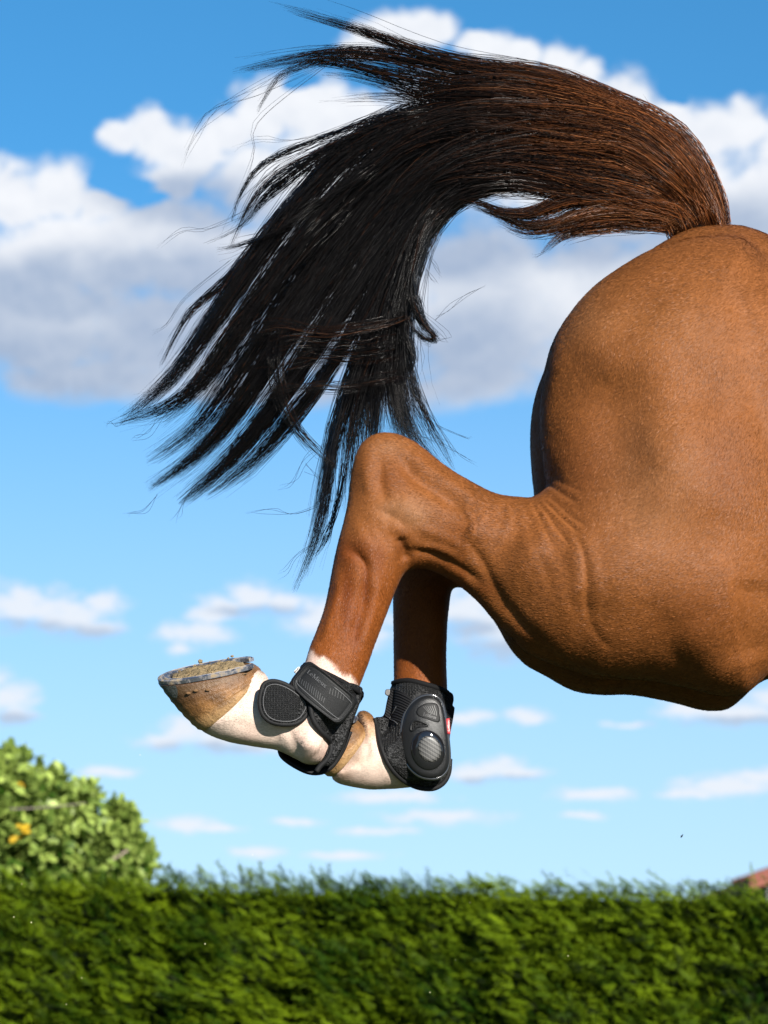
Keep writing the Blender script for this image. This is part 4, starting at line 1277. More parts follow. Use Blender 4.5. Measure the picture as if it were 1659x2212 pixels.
def egg(cx, cy, rx, ry, tilt=0.0, n=40):
    t = np.linspace(0, 2 * math.pi, n, endpoint=False)
    x = rx * np.cos(t); y = ry * np.sin(t); a = R(tilt)
    return np.array([c2(cx + u * math.cos(a) - v * math.sin(a), cy + u * math.sin(a) + v * math.cos(a)) for u, v in zip(x, y)])
sh_fn = lambda x, z: shell_fn(x, z) - 0.0058
patch('gloss_ring', egg(1010, 1400, 296, 352, -12), sh_fn, 0.18, 0.0035, gloss_m, sh, n=64, rings=24, edge=0.42, smooth_outline=False)
patch('carbon_disc', egg(1043, 1382, 200, 236, -22), lambda x, z: sh_fn(x, z) - 0.0034, 0.175, 0.0010, carbon_m, sh, n=48, rings=8, edge=0.06, smooth_outline=False)
bg_o = [c2(805, 730), c2(840, 660), c2(930, 600), c2(1050, 572), c2(1160, 590), c2(1200, 660), c2(1212, 780), c2(1224, 860), c2(1205, 912), c2(1150, 912), c2(1020, 868), c2(880, 820), c2(825, 785)]
bdg, _ = patch('name_badge', bg_o, sh_fn, 0.18, 0.0012, rubber, sh, edge=0.08, n=60)
st, wd = word('LeMieux')
A = np.array(c2(925, 800)); B = np.array(c2(1155, 862)); ex = (B - A) / wd; ey = np.array([ex[1], -ex[0]]); ey = ey / np.linalg.norm(ey) * 7.5
strokes_mesh('badge_name', st, A, ex, ey, lambda x, z: sh_fn(x, z) - 0.001, 0.18, 0.0012, emboss_m, bdg)
hb = [([c2(930 + 38 * i, 640 - 4 * i), c2(985 + 34 * i, 700 + 6 * i), c2(1030 + 26 * i, 750 + 10 * i)], 1.3) for i in range(6)]
strokes_mesh('badge_hatching', hb, (0, 0), (1, 0), (0, 1), lambda x, z: sh_fn(x, z) - 0.001, 0.18, 0.0012, MATS['embossed_hatch'], bdg)
sl_o = [c2(712, 1040), c2(722, 960), c2(760, 895), c2(830, 885), c2(920, 915), c2(1000, 955), c2(990, 980), c2(880, 985), c2(810, 1005), c2(752, 1055), c2(725, 1060)]
slot, sl_p = patch('vent_slot', sl_o, sh_fn, 0.18, 0.0006, air_mesh, sh, center=c2(790, 955), rings=8, n=60)
tube('vent_rim', surf_pts(sl_p, sh_fn, 0.18, 0.0008), 0.0016, shell_m, slot, closed=True, sides=6)
# red label
lab_fn = lambda x, z: 0 * x + far_limb.Y - 0.056
lb, _ = patch('red_label', [c2(1324, 850), c2(1388, 842), c2(1396, 980), c2(1405, 1118), c2(1350, 1124), c2(1336, 990)], lab_fn, 0.14, 0.0012, red_m, fb, smooth_outline=False, rings=6)
st, wd = word('LeMieux')
A = np.array(c2(1392, 1072)); B = np.array(c2(1384, 885)); ex = (B - A) / wd; ey = np.array([ex[1], -ex[0]]); ey = ey / np.linalg.norm(ey) * 4.4
strokes_mesh('label_print', [(p, w * 1.5) for p, w in st], A, ex, ey, lab_fn, 0.14, 0.0020, white_m, lb)

# ------------------------------------------------------------------ the tail
def hair_build(q, b, col, vec):
    b.inputs['Anisotropic'].default_value = 0.0
hair_m = material('tail_hair', attr='hair', rough=0.22, spec=0.10, build=hair_build)
dock_m = material('dock_skin', (0.012, 0.007, 0.005), rough=0.9, spec=0.03, var=0.5, vscale=300, bump=0.002, bscale=300)

# each lock: path over the photograph (root first), half widths along it, number of hairs, depth half spread in m, depth offset, brown share, cut (how ragged the tips are)
TOP = [(1556, 492), (1535, 425), (1490, 350), (1425, 292)]
MIDR = [(1530, 490), (1495, 420), (1430, 355), (1350, 305)]
LOWR = [(1490, 497), (1450, 450), (1390, 420), (1310, 400)]
LOCKS = [
    # upper edge and the wisps that blow off it
    (TOP + [(1330, 228), (1230, 182), (1130, 158), (1040, 145), (950, 128), (860, 96), (770, 62), (690, 40), (605, 14)], [8, 14, 20, 26, 26, 22, 20, 17, 14, 10, 7, 5, 3], 150, .03, 0, .8, .35),
    (TOP + [(1330, 240), (1210, 200), (1100, 176), (990, 160), (880, 132), (780, 116), (690, 118), (600, 134), (500, 156)], [8, 16, 26, 32, 32, 28, 26, 22, 16, 13, 10, 7, 3], 170, .035, 0, .7, .3),
    (TOP + [(1320, 250), (1200, 220), (1080, 200), (970, 188), (870, 170), (780, 148), (700, 132), (630, 150), (580, 190), (555, 250)], [8, 16, 26, 34, 34, 30, 26, 22, 16, 10, 7, 5, 4, 3], 110, .035, 0, .65, .3),
    (TOP + [(1320, 255), (1200, 225), (1080, 205), (980, 200), (900, 205), (830, 180), (760, 165), (690, 160)], [8, 16, 28, 36, 36, 32, 26, 18, 12, 8, 5, 3], 110, .035, 0, .6, .3),
    (MIDR + [(1250, 265), (1120, 240), (1000, 225), (900, 214), (800, 212), (700, 222), (600, 240)], [12, 20, 28, 36, 40, 40, 30, 16, 9, 6, 3], 60, .035, 0, .6, .5),
    (TOP + [(1330, 222), (1230, 176), (1130, 152), (1060, 148), (1000, 150), (930, 170)], [8, 12, 16, 16, 14, 12, 10, 9, 7, 5], 150, .03, 0, .85, .5),
    (TOP + [(1320, 245), (1200, 210), (1080, 190), (960, 195), (870, 215), (850, 225)], [10, 24, 40, 50, 50, 46, 40, 34, 22, 12], 420, .045, -.005, .75, .6),
    # the broad sheet over the dock, brown on top
    (MIDR + [(1230, 280), (1100, 265), (970, 270), (870, 310), (800, 370)], [16, 34, 52, 66, 72, 72, 66, 56, 45], 620, .055, -.015, .75, .7),
    (MIDR + [(1240, 300), (1110, 300), (990, 330), (900, 390), (850, 450)], [16, 34, 50, 60, 66, 64, 56, 46, 34], 520, .055, -.015, .6, .7),
    (LOWR + [(1210, 375), (1100, 355), (990, 365), (900, 400), (830, 450)], [18, 34, 44, 50, 54, 54, 50, 44, 34], 520, .05, -.02, .6, .7),
    (LOWR + [(1210, 395), (1110, 385), (1010, 400), (930, 440), (890, 500)], [18, 34, 44, 46, 46, 44, 40, 34, 24], 360, .05, -.02, .5, .7),
    ([(1504, 522), (1488, 478), (1448, 430), (1395, 392), (1330, 362)], [52, 52, 52, 46, 36], 520, .035, -.015, .85, .7),
    ([(1540, 505), (1520, 455), (1480, 395), (1425, 340), (1360, 300)], [24, 34, 40, 40, 36], 360, .035, -.015, .9, .7),
    # lower fringe by the dock
    ([(1480, 498), (1420, 480), (1350, 478), (1290, 486), (1240, 498), (1200, 518), (1165, 550)], [14, 14, 14, 12, 10, 6, 2], 110, .03, -.02, .95, .5),
    ([(1490, 495), (1420, 468), (1340, 452), (1260, 462), (1190, 485), (1130, 486), (1090, 470), (1020, 446)], [16, 22, 24, 22, 16, 11, 8, 4], 190, .035, -.02, .8, .5),
    ([(1490, 492), (1410, 455), (1320, 432), (1230, 435), (1150, 462), (1090, 462), (1030, 440), (960, 430)], [16, 24, 26, 24, 18, 14, 12, 8], 230, .035, -.02, .7, .5),
    ([(1500, 492), (1440, 462), (1370, 450), (1300, 455), (1230, 474), (1180, 500)], [18, 24, 24, 18, 10, 3], 170, .035, -.03, .95, .6),
    ([(1480, 500), (1410, 490), (1330, 492), (1270, 498), (1230, 508), (1205, 524)], [10, 12, 12, 10, 7, 3], 60, .03, -.03, .95, .6),
    ([(1460, 490), (1380, 470), (1290, 472), (1200, 492), (1140, 500), (1090, 486), (1060, 470)], [12, 16, 16, 14, 10, 7, 4], 90, .03, -.03, .8, .5),
    # the mass that sweeps down to the left
    (MIDR + [(1200, 265), (1050, 245), (930, 245), (830, 275), (740, 335), (660, 420), (590, 510), (520, 610), (450, 710), (390, 795), (330, 862), (262, 905)], [12, 26, 40, 46, 48, 46, 40, 36, 34, 32, 30, 28, 26, 24, 18, 6], 360, .05, .01, .25, .25),
    (MIDR + [(1200, 280), (1050, 270), (930, 285), (840, 330), (760, 400), (680, 490), (610, 580), (540, 680), (475, 780), (420, 850), (370, 890), (335, 915)], [12, 26, 40, 50, 54, 52, 46, 44, 42, 40, 38, 34, 30, 24, 16, 8], 440, .055, .01, .2, .22),
    (MIDR + [(1200, 300), (1060, 300), (950, 330), (870, 390), (800, 470), (730, 560), (670, 650), (610, 740), (545, 840), (480, 930), (410, 1000), (318, 1062)], [12, 26, 40, 50, 54, 52, 46, 44, 42, 40, 36, 32, 30, 26, 22, 10], 420, .055, .01, .12, .2),
    (LOWR + [(1190, 345), (1060, 345), (960, 375), (890, 440), (830, 520), (770, 610), (710, 700), (650, 790), (590, 880), (520, 970), (450, 1040), (385, 1092)], [12, 26, 36, 44, 48, 46, 42, 40, 36, 34, 32, 28, 24, 22, 18, 10], 380, .055, .0, .1, .2),
    (LOWR + [(1190, 350), (1060, 350), (960, 385), (900, 450), (850, 540), (800, 640), (750, 730), (700, 810), (640, 890), (570, 970), (500, 1035), (440, 1070)], [12, 26, 36, 42, 44, 42, 40, 36, 32, 26, 20, 18, 14, 12, 10, 6], 210, .055, .0, .1, .3),
    (MIDR + [(1180, 290), (1040, 285), (920, 310), (830, 370), (750, 460), (680, 560), (610, 660), (540, 760), (480, 850), (420, 930), (360, 975), (312, 1000)], [12, 26, 40, 48, 50, 46, 42, 38, 36, 30, 24, 22, 20, 16, 10, 6], 260, .05, .02, .12, .3),
    # black core
    (LOWR + [(1190, 330), (1050, 320), (930, 350), (830, 420), (760, 520), (700, 620), (640, 710), (590, 790)], [14, 30, 44, 56, 66, 70, 66, 62, 60, 56, 44, 26], 620, .05, .02, .03, .55),
    (LOWR + [(1190, 350), (1060, 350), (950, 390), (880, 470), (840, 570), (810, 660), (790, 740)], [14, 28, 40, 50, 54, 54, 52, 48, 44, 36, 28], 520, .05, .02, .03, .6),
    # fall behind the hock
    (LOWR + [(1190, 360), (1070, 365), (970, 400), (900, 470), (850, 570), (810, 680), (770, 790), (735, 890), (712, 980), (700, 1070), (685, 1150), (662, 1220), (634, 1282)], [12, 24, 34, 38, 38, 34, 30, 28, 26, 24, 24, 20, 15, 12, 9, 6, 3], 230, .045, .0, .06, .3),
    (LOWR + [(1190, 368), (1070, 372), (980, 408), (915, 475), (865, 570), (825, 680), (790, 790), (765, 890), (750, 980), (745, 1060), (738, 1110)], [12, 24, 34, 38, 38, 34, 30, 28, 28, 28, 26, 22, 18, 14, 8], 260, .045, .0, .06, .3),
    (LOWR + [(1190, 375), (1080, 380), (990, 415), (925, 475), (880, 570), (850, 680), (825, 790), (810, 880), (805, 960), (800, 1040)], [12, 24, 34, 36, 36, 32, 30, 28, 28, 28, 26, 24, 22, 16], 300, .045, .0, .06, .3),
    (LOWR + [(1190, 380), (1080, 385), (995, 420), (930, 480), (888, 570), (865, 680), (855, 780), (865, 860), (890, 930), (930, 985), (975, 1015)], [12, 24, 34, 36, 34, 28, 26, 26, 26, 26, 28, 30, 28, 22, 10], 260, .045, .0, .06, .3),
    (LOWR + [(1190, 380), (1080, 385), (995, 420), (930, 480), (885, 570), (858, 680), (845, 780), (850, 860), (870, 940), (890, 1000)], [12, 24, 34, 36, 34, 30, 28, 28, 28, 28, 28, 28, 26, 20], 260, .045, .0, .06, .3),
    ([(1000, 400), (930, 460), (895, 540), (880, 640), (875, 740), (890, 820), (920, 900), (955, 970), (985, 1022)], [16, 14, 12, 12, 12, 12, 12, 10, 5], 70, .03, -.01, .1, .3),
    (LOWR + [(1190, 372), (1075, 378), (985, 412), (915, 480), (865, 580), (830, 690), (800, 800), (785, 890), (785, 970), (790, 1030)], [12, 24, 34, 38, 38, 36, 34, 34, 36, 40, 42, 42, 40, 34], 260, .045, .01, .06, .3),
    (LOWR + [(1190, 378), (1080, 383), (992, 418), (925, 482), (885, 580), (862, 690), (855, 790), (865, 880), (890, 950), (915, 1000)], [12, 24, 34, 36, 34, 32, 30, 32, 36, 40, 42, 42, 40, 34], 240, .045, .01, .06, .3),
    # curls on the inner edge
    ([(1010, 420), (950, 452), (915, 500), (898, 560), (886, 620), (893, 668), (912, 700), (936, 722), (945, 735), (930, 738), (905, 722), (885, 695), (872, 668)], [10, 9, 8, 7, 7, 6, 6, 5, 4, 4, 4, 4, 3], 60, .015, -.03, .3, .15),
    ([(985, 425), (930, 470), (905, 530), (890, 600), (900, 650), (918, 690), (936, 728)], [10, 9, 8, 7, 6, 5, 3], 50, .015, -.03, .2, .25),
    ([(960, 440), (905, 500), (878, 580), (866, 660), (872, 720), (888, 765), (884, 795), (862, 800), (845, 786)], [12, 12, 12, 11, 10, 8, 7, 6, 4], 90, .02, -.02, .05, .2),
    # sprays off the back of the sweep
    ([(1000, 250), (890, 258), (790, 292), (700, 335), (630, 380), (575, 425), (530, 480), (490, 505), (430, 532)], [16, 14, 12, 11, 10, 8, 7, 5, 2], 80, .03, -.01, .3, .45),
    ([(980, 255), (870, 270), (770, 320), (680, 395), (600, 470), (530, 560), (470, 625), (420, 665), (380, 730), (345, 800)], [16, 14, 14, 13, 12, 10, 8, 6, 5, 3], 90, .03, .0, .2, .35),
    ([(980, 245), (860, 258), (750, 300), (660, 345), (590, 385), (545, 430), (515, 490), (495, 540)], [16, 12, 11, 10, 8, 6, 4, 2], 60, .03, .0, .3, .45),
    ([(940, 245), (830, 250), (730, 285), (640, 320), (560, 360), (520, 420), (500, 480)], [14, 10, 8, 7, 5, 3, 2], 36, .03, .0, .3, .5),
    ([(860, 330), (760, 400), (670, 450), (600, 500), (520, 530), (460, 540), (400, 495), (360, 520)][:6], [14, 12, 10, 8, 5, 3], 60, .03, -.02, .1, .4),
    ([(760, 420), (660, 520), (580, 620), (500, 720), (430, 820), (360, 880), (240, 920)], [26, 24, 22, 20, 16, 10, 3], 90, .04, -.01, .1, .4),
    # strands blown across
    ([(915, 672), (860, 695), (790, 712), (700, 722), (620, 706), (560, 712), (505, 734)], [10, 14, 16, 15, 13, 12, 9], 30, .03, -.06, .75, .6),
    ([(895, 748), (830, 764), (750, 772), (690, 768), (620, 784), (545, 806)], [14, 16, 15, 14, 12, 9], 24, .03, -.06, .5, .6),
    ([(895, 806), (810, 820), (740, 830), (660, 826), (600, 840), (535, 868)], [12, 14, 14, 12, 10, 8], 22, .03, -.06, .6, .6),
    ([(880, 715), (800, 735), (720, 742), (640, 738), (560, 765)], [20, 26, 26, 20, 14], 30, .03, -.06, .6, .7),
    ([(610, 700), (594, 780), (604, 856), (640, 930), (690, 985), (752, 1022)], [16, 14, 13, 11, 9, 5], 42, .02, -.05, .4, .5),
    ([(745, 1000), (735, 1060), (720, 1120), (700, 1170), (672, 1215)], [8, 7, 6, 5, 3], 30, .02, 0, .1, .5),
]
FLY = [  # lone hairs
    [(960, 150), (800, 60), (690, 30), (585, 4)], [(760, 120), (560, 190), (450, 240), (400, 330)], [(640, 140), (480, 230), (420, 300), (390, 360)], [(720, 130), (560, 260), (550, 330), (520, 420)],
    [(880, 240), (650, 300), (560, 300), (500, 318)], [(560, 440), (450, 490), (390, 500), (340, 530)], [(500, 560), (400, 640), (360, 700), (330, 720)],
    [(900, 560), (915, 580), (930, 600), (940, 612)], [(940, 690), (970, 670), (1010, 640), (1050, 615)], [(900, 940), (960, 960), (1000, 985), (1030, 1000)], [(930, 910), (970, 930), (1010, 945), (1018, 942)],
    [(720, 950), (660, 990), (630, 1040), (600, 1060)], [(720, 1080), (640, 1110), (580, 1100), (530, 1108)], [(660, 1000), (690, 1040), (700, 1060), (715, 1065)], [(690, 1170), (640, 1200), (620, 1230), (600, 1240)],
    [(1130, 165), (1060, 150), (1000, 138), (940, 140)], [(1430, 300), (1330, 212), (1200, 158), (1090, 140)], [(1540, 430), (1480, 320), (1380, 242), (1290, 190)], [(430, 1040), (400, 1080), (385, 1110), (380, 1130)],
    [(340, 1070), (310, 1100), (290, 1105), (275, 1108)], [(350, 900), (320, 930), (300, 945), (285, 945)], [(300, 880), (260, 900), (240, 910), (228, 920)], [(870, 640), (960, 720), (950, 735), (915, 735)],
    [(905, 500), (925, 545), (940, 580), (955, 600)], [(1240, 500), (1200, 530), (1170, 550), (1150, 556)], [(1450, 498), (1300, 505), (1220, 506), (1180, 500)], [(900, 860), (940, 910), (970, 960), (985, 985)],
]

def build_hair():
    segs = 15
    pos = []; rad = []; colr = []
    rng = np.random.default_rng(21)
    brown = np.array([0.17, 0.054, 0.016]); red = np.array([0.29, 0.112, 0.042]); black = np.array([0.0040, 0.0034, 0.0034])
    def emit(P2, Yd, r, bshare, t):
        """P2 (m,segs,2) photo positions, Yd (m,segs) depth"""
        m = len(P2)
        P3 = at(P2[..., 0].ravel(), P2[..., 1].ravel(), Yd.ravel()).reshape(m, segs, 3)
        x = P2[..., 0]; y = P2[..., 1]
        # the tail is brown at the dock and turns black along its length
        g = sstep(x + 60 * rng.normal(size=(m, 1)), 980, 1480) * sstep(y + 40 * rng.normal(size=(m, 1)), 640, 420)
        isb = (rng.random((m, 1)) < bshare)
        bb = np.clip(g * np.where(isb, 1.0, 0.12) + np.where(isb, 0.13 * (rng.random((m, 1)) < 0.35), 0.0), 0, 1)
        tint = np.where((rng.random((m, 1)) < 0.3)[..., None], red, brown) * (rng.uniform(0.22, 1.0, (m, 1)) + 1.1 * (rng.random((m, 1)) < 0.22))[..., None]
        c = black[None, None] * rng.uniform(0.6, 1.8, (m, 1))[..., None] * (1 - bb[..., None]) + tint * bb[..., None]
        pos.append(P3); colr.append(c)
        taper = np.clip((1 - t) * 6, 0.25, 1)
        rad.append(r * taper)
    for path, wd, n, dsp, doff, bshare, cut in LOCKS:
        n = int(n * (1.45 if path[-1][1] > 880 and n > 100 else 1.15))
        cut = cut * 0.75
        P = np.column_stack([np.array(path, float), np.array(wd, float)])
        if n > 200 and path[-1][1] > 700:
            P[-4:, 2] = np.maximum(P[-4:, 2], [24, 23, 21, 17])
        if path[0][0] > 1480:
            P[0, 2] = max(P[0, 2], 20); P[1, 2] = max(P[1, 2], 26)
        C = crom(P, 90)
        s = np.linspace(0, 1, 90)
        T = np.gradient(C[:, :2], axis=0); T /= np.linalg.norm(T, axis=1)[:, None]
        Nn = np.stack([-T[:, 1], T[:, 0]], -1)
        nc = max(5, n // 8)
        cl_l = np.clip(rng.normal(0, 0.5, nc), -1.05, 1.05); cl_d = np.clip(rng.normal(0, 0.5, nc), -1, 1)
        cl_e = 1 - cut * rng.random(nc) ** 1.7 * 0.8
        cl_w = rng.normal(0, 1, (nc, 2)); cl_f = rng.uniform(1.0, 2.6, nc); cl_p = rng.uniform(0, 6.28, nc)
        k = rng.integers(0, nc, n)
        lat0 = np.clip(rng.normal(0, 0.55, n), -1.1, 1.1); dep0 = np.clip(rng.normal(0, 0.5, n), -1, 1)
        start = rng.random(n) ** 2.6 * 0.32
        end = np.clip(cl_e[k] - cut * 0.30 * rng.random(n) ** 2, 0.35, 1.0)
        end = np.where(rng.random(n) < 0.10, end * rng.uniform(0.6, 1, n), end)
        start = np.minimum(start, end - 0.2)
        t = np.linspace(0, 1, segs)[None]
        u = start[:, None] + (end - start)[:, None] * t
        cx = np.interp(u, s, C[:, 0]); cy = np.interp(u, s, C[:, 1]); w = np.interp(u, s, C[:, 2])
        nx = np.interp(u, s, Nn[:, 0]); ny = np.interp(u, s, Nn[:, 1])
        wisp = n < 200
        cl = np.clip(u * 1.1 - 0.15, 0, 0.45 if wisp else 0.66)          # clumping grows towards the tips
        lat = lat0[:, None] * (1 - cl) + (cl_l[k][:, None] + 0.16 * lat0[:, None]) * cl
        dep = dep0[:, None] * (1 - cl) + (cl_d[k][:, None] + 0.15 * dep0[:, None]) * cl
        wob = np.sin(u * 6.28 * cl_f[k][:, None] + cl_p[k][:, None]) * 5.0 * u * cl_w[k, 0][:, None]
        own = np.sin(u * rng.uniform(6, 30, (n, 1)) + rng.uniform(0, 6.28, (n, 1))) * rng.normal(0, 2.3, (n, 1)) * (0.3 + u)
        stray = (rng.random((n, 1)) < 0.07) * rng.normal(0, 26, (n, 1)) * np.clip(u - 0.25, 0, 1) ** 1.5
        if wisp:
            w = w * (1.1 + 0.9 * u)
        L = lat * w + wob * np.clip(w / 14, 0.3, 1) + own + stray
        P2 = np.stack([cx + nx * L, cy + ny * L], -1)
        grow = sstep(u, 0.0, 0.18)
        Yd = Y_MID + doff * grow + dep * dsp * (0.25 + 0.75 * grow) + 0.006 * np.sin(u * 9 + cl_p[k][:, None])
        emit(P2, Yd, (rng.uniform(0.00026, 0.00050, (n, 1))) * np.ones((n, segs)), bshare, t)
    for f in FLY:
        m = 3
        P2 = np.zeros((m, segs, 2))
        for i in range(m):
            q = np.array(f, float) + rng.normal(0, 6, (4, 2)) * (0 if i == 0 else 1)
            P2[i] = crom(q, segs)
        emit(P2, np.full((m, segs), Y_MID) + rng.normal(0, 0.03, (m, 1)), np.full((m, segs), 0.00026), 0.3, np.linspace(0, 1, segs)[None])
    # short hairs bristling along the top of the dock
    n = 620
    u = rng.random(n)
    C = crom(np.array([(1566, 494), (1550, 445), (1515, 380), (1460, 312), (1390, 258), (1310, 212)], float), 100)
    T = np.gradient(C, axis=0); T /= np.linalg.norm(T, axis=1)[:, None]
    idx = (u * 99).astype(int)
    t = np.linspace(0, 1, segs)
    ln = rng.uniform(60, 190, n)
    base = C[idx] + rng.normal(0, 1, (n, 1)) * np.stack([-T[idx, 1], T[idx, 0]], -1) * 3 - np.stack([-T[idx, 1], T[idx, 0]], -1) * np.abs(rng.normal(0, 8, (n, 1)))
    lift = rng.normal(0.03, 0.05, n)
    d = T[idx] + lift[:, None] * np.stack([T[idx, 1], -T[idx, 0]], -1)
    bend = rng.normal(0.10, 0.05, n)
    P2 = base[:, None] + d[:, None] * (ln[:, None] * t)[..., None] + np.stack([T[idx, 1], -T[idx, 0]], -1)[:, None] * (bend[:, None] * ln[:, None] * t ** 2)[..., None]
    emit(P2, Y_MID + rng.normal(0, 0.03, (n, 1)) + 0 * t[None], np.full((n, segs), 0.00042), 0.95, t[None])
    P3 = np.vstack(pos); Cc = np.vstack(colr); Rr = np.vstack(rad)
    n = len(P3)
    T = np.gradient(P3, axis=1); T /= np.linalg.norm(T, axis=2)[..., None] + 1e-12
    a = np.cross(T, np.array([0.0, 1.0, 0.0])); a /= np.linalg.norm(a, axis=2)[..., None] + 1e-9
    b = np.cross(a, T)
    ring = []
    for k in range(3):
        th = 2 * math.pi * k / 3 + math.pi / 6
        ring.append(P3 + Rr[..., None] * (a * math.cos(th) + b * math.sin(th)))
    VV = np.stack(ring, 2).reshape(-1, 3)
    base = (np.arange(n)[:, None, None] * segs + np.arange(segs - 1)[None, :, None]) * 3
    k = np.arange(3)[None, None]; k2 = (k + 1) % 3
    F = np.stack([base + k, base + k2, base + 3 + k2, base + 3 + k], -1).reshape(-1, 4)
    o = mesh_obj('tail', VV, F, hair_m, horse)
    set_attr(o, 'hair', np.repeat(Cc.reshape(-1, 3), 3, axis=0))
    o['label'] = 'long dark tail blown up and back, brown at its root'
    return o, n

tail, nh = build_hair()
print('hairs', nh)
# the fleshy dock that carries the hair
dp = crom(np.array([(1512, 560), (1500, 510), (1484, 470), (1450, 425), (1400, 380), (1330, 340), (1250, 315)], float), 24)
tube('dock', at(dp[:, 0], dp[:, 1], Y_MID), np.linspace(0.034, 0.010, 24), dock_m, tail, sides=14)

# ------------------------------------------------------------------ clipped conifer hedge
HED_Y, HED_D = 6.4, 1.1
HED_Z = float(at(830, 1903, HED_Y)[2])
HX0, HX1 = -6.5, 6.5
hedge = empty('hedge', (0, HED_Y + HED_D / 2, 0))
tag(hedge, 'long clipped dark green conifer hedge running across behind the horse', 'hedge')
leaf_green = material('conifer_foliage', attr='leaf', rough=0.6, spec=0.08, trans=0.25)
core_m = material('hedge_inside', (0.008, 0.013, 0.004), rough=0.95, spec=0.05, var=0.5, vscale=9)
nx_, nz_ = 130, 24
cv = []; cf = []
g0 = RNG.random((nx_, nz_))
for i in range(nx_):
    for j in range(nz_):
        cv.append((HX0 + 0.1 + (HX1 - HX0 - 0.2) * i / (nx_ - 1), HED_Y + 0.16 + 0.08 * g0[i, j], (HED_Z - 0.055 - 0.0175 * (HX0 + (HX1 - HX0) * i / (nx_ - 1))) * j / (nz_ - 1)))
for i in range(nx_ - 1):
    for j in range(nz_ - 1):
        cf.append((i * nz_ + j, (i + 1) * nz_ + j, (i + 1) * nz_ + j + 1, i * nz_ + j + 1))
b0 = len(cv)
for x in (HX0 + 0.1, HX1 - 0.1):
    for z in (0, HED_Z - 0.06 - 0.0175 * x):
        cv.append((x, HED_Y + HED_D - 0.15, z))
cf += [(b0, b0 + 1, b0 + 3, b0 + 2)]
cf += [tuple([i * nz_ + nz_ - 1 for i in range(nx_)] + [b0 + 3, b0 + 1]), tuple([j for j in range(nz_)][::-1] + [b0, b0 + 1]), tuple([(nx_ - 1) * nz_ + j for j in range(nz_)] + [b0 + 3, b0 + 2])]
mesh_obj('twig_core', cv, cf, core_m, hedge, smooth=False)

def sprig(rng, pairs=6):
    """one flat feathery spray, along +x, unit long"""
    v = []; f = []
    def blade(p, d, ln, w):
        d = np.array(d, float); d /= np.linalg.norm(d)
        s = np.cross(d, [0, 0, 1.0]); s /= np.linalg.norm(s)
        k = len(v)
        lift = np.array([0, 0, rng.normal(0, 0.06)])
        v.extend([p - s * w * 0.4, p + s * w * 0.4, p + d * ln * 0.55 + s * w * 0.5 + lift, p + d * ln + lift * 2, p + d * ln * 0.55 - s * w * 0.5 + lift])
        f.extend([(k, k + 1, k + 2), (k, k + 2, k + 4), (k + 4, k + 2, k + 3)])
    for i in range(pairs):
        t = 0.12 + 0.75 * i / (pairs - 1)
        p = np.array([t, 0.05 * math.sin(t * 3), -0.12 * t * t])
        for sg in (-1, 1):
            a = sg * rng.uniform(0.35, 0.65)
            blade(p, (math.cos(a), math.sin(a), rng.normal(0, 0.12)), (0.42 - 0.24 * t) * rng.uniform(0.9, 1.3), 0.055)
    blade(np.array([0.0, 0, 0]), (1, 0.03, -0.06), 0.6, 0.05)
    blade(np.array([0.55, 0, -0.05]), (1, 0, -0.2), 0.5, 0.07)
    return np.array(v), np.array(f)

def scatter(tmpl, pos, dirs, ups, scl, cols):
    """copies of a template mesh, one row per copy"""
    tv, tf = tmpl
    d = dirs / np.linalg.norm(dirs, axis=1)[:, None]
    s = np.cross(ups, d); s /= np.linalg.norm(s, axis=1)[:, None] + 1e-9
    n = np.cross(d, s)
    P = pos[:, None] + scl[:, None, None] * (tv[None, :, 0:1] * d[:, None] + tv[None, :, 1:2] * s[:, None] + tv[None, :, 2:3] * n[:, None])
    F = tf[None] + (np.arange(len(pos)) * len(tv))[:, None, None]
    C = np.repeat(cols, len(tv), axis=0)
    return P.reshape(-1, 3), F.reshape(-1, 3), C

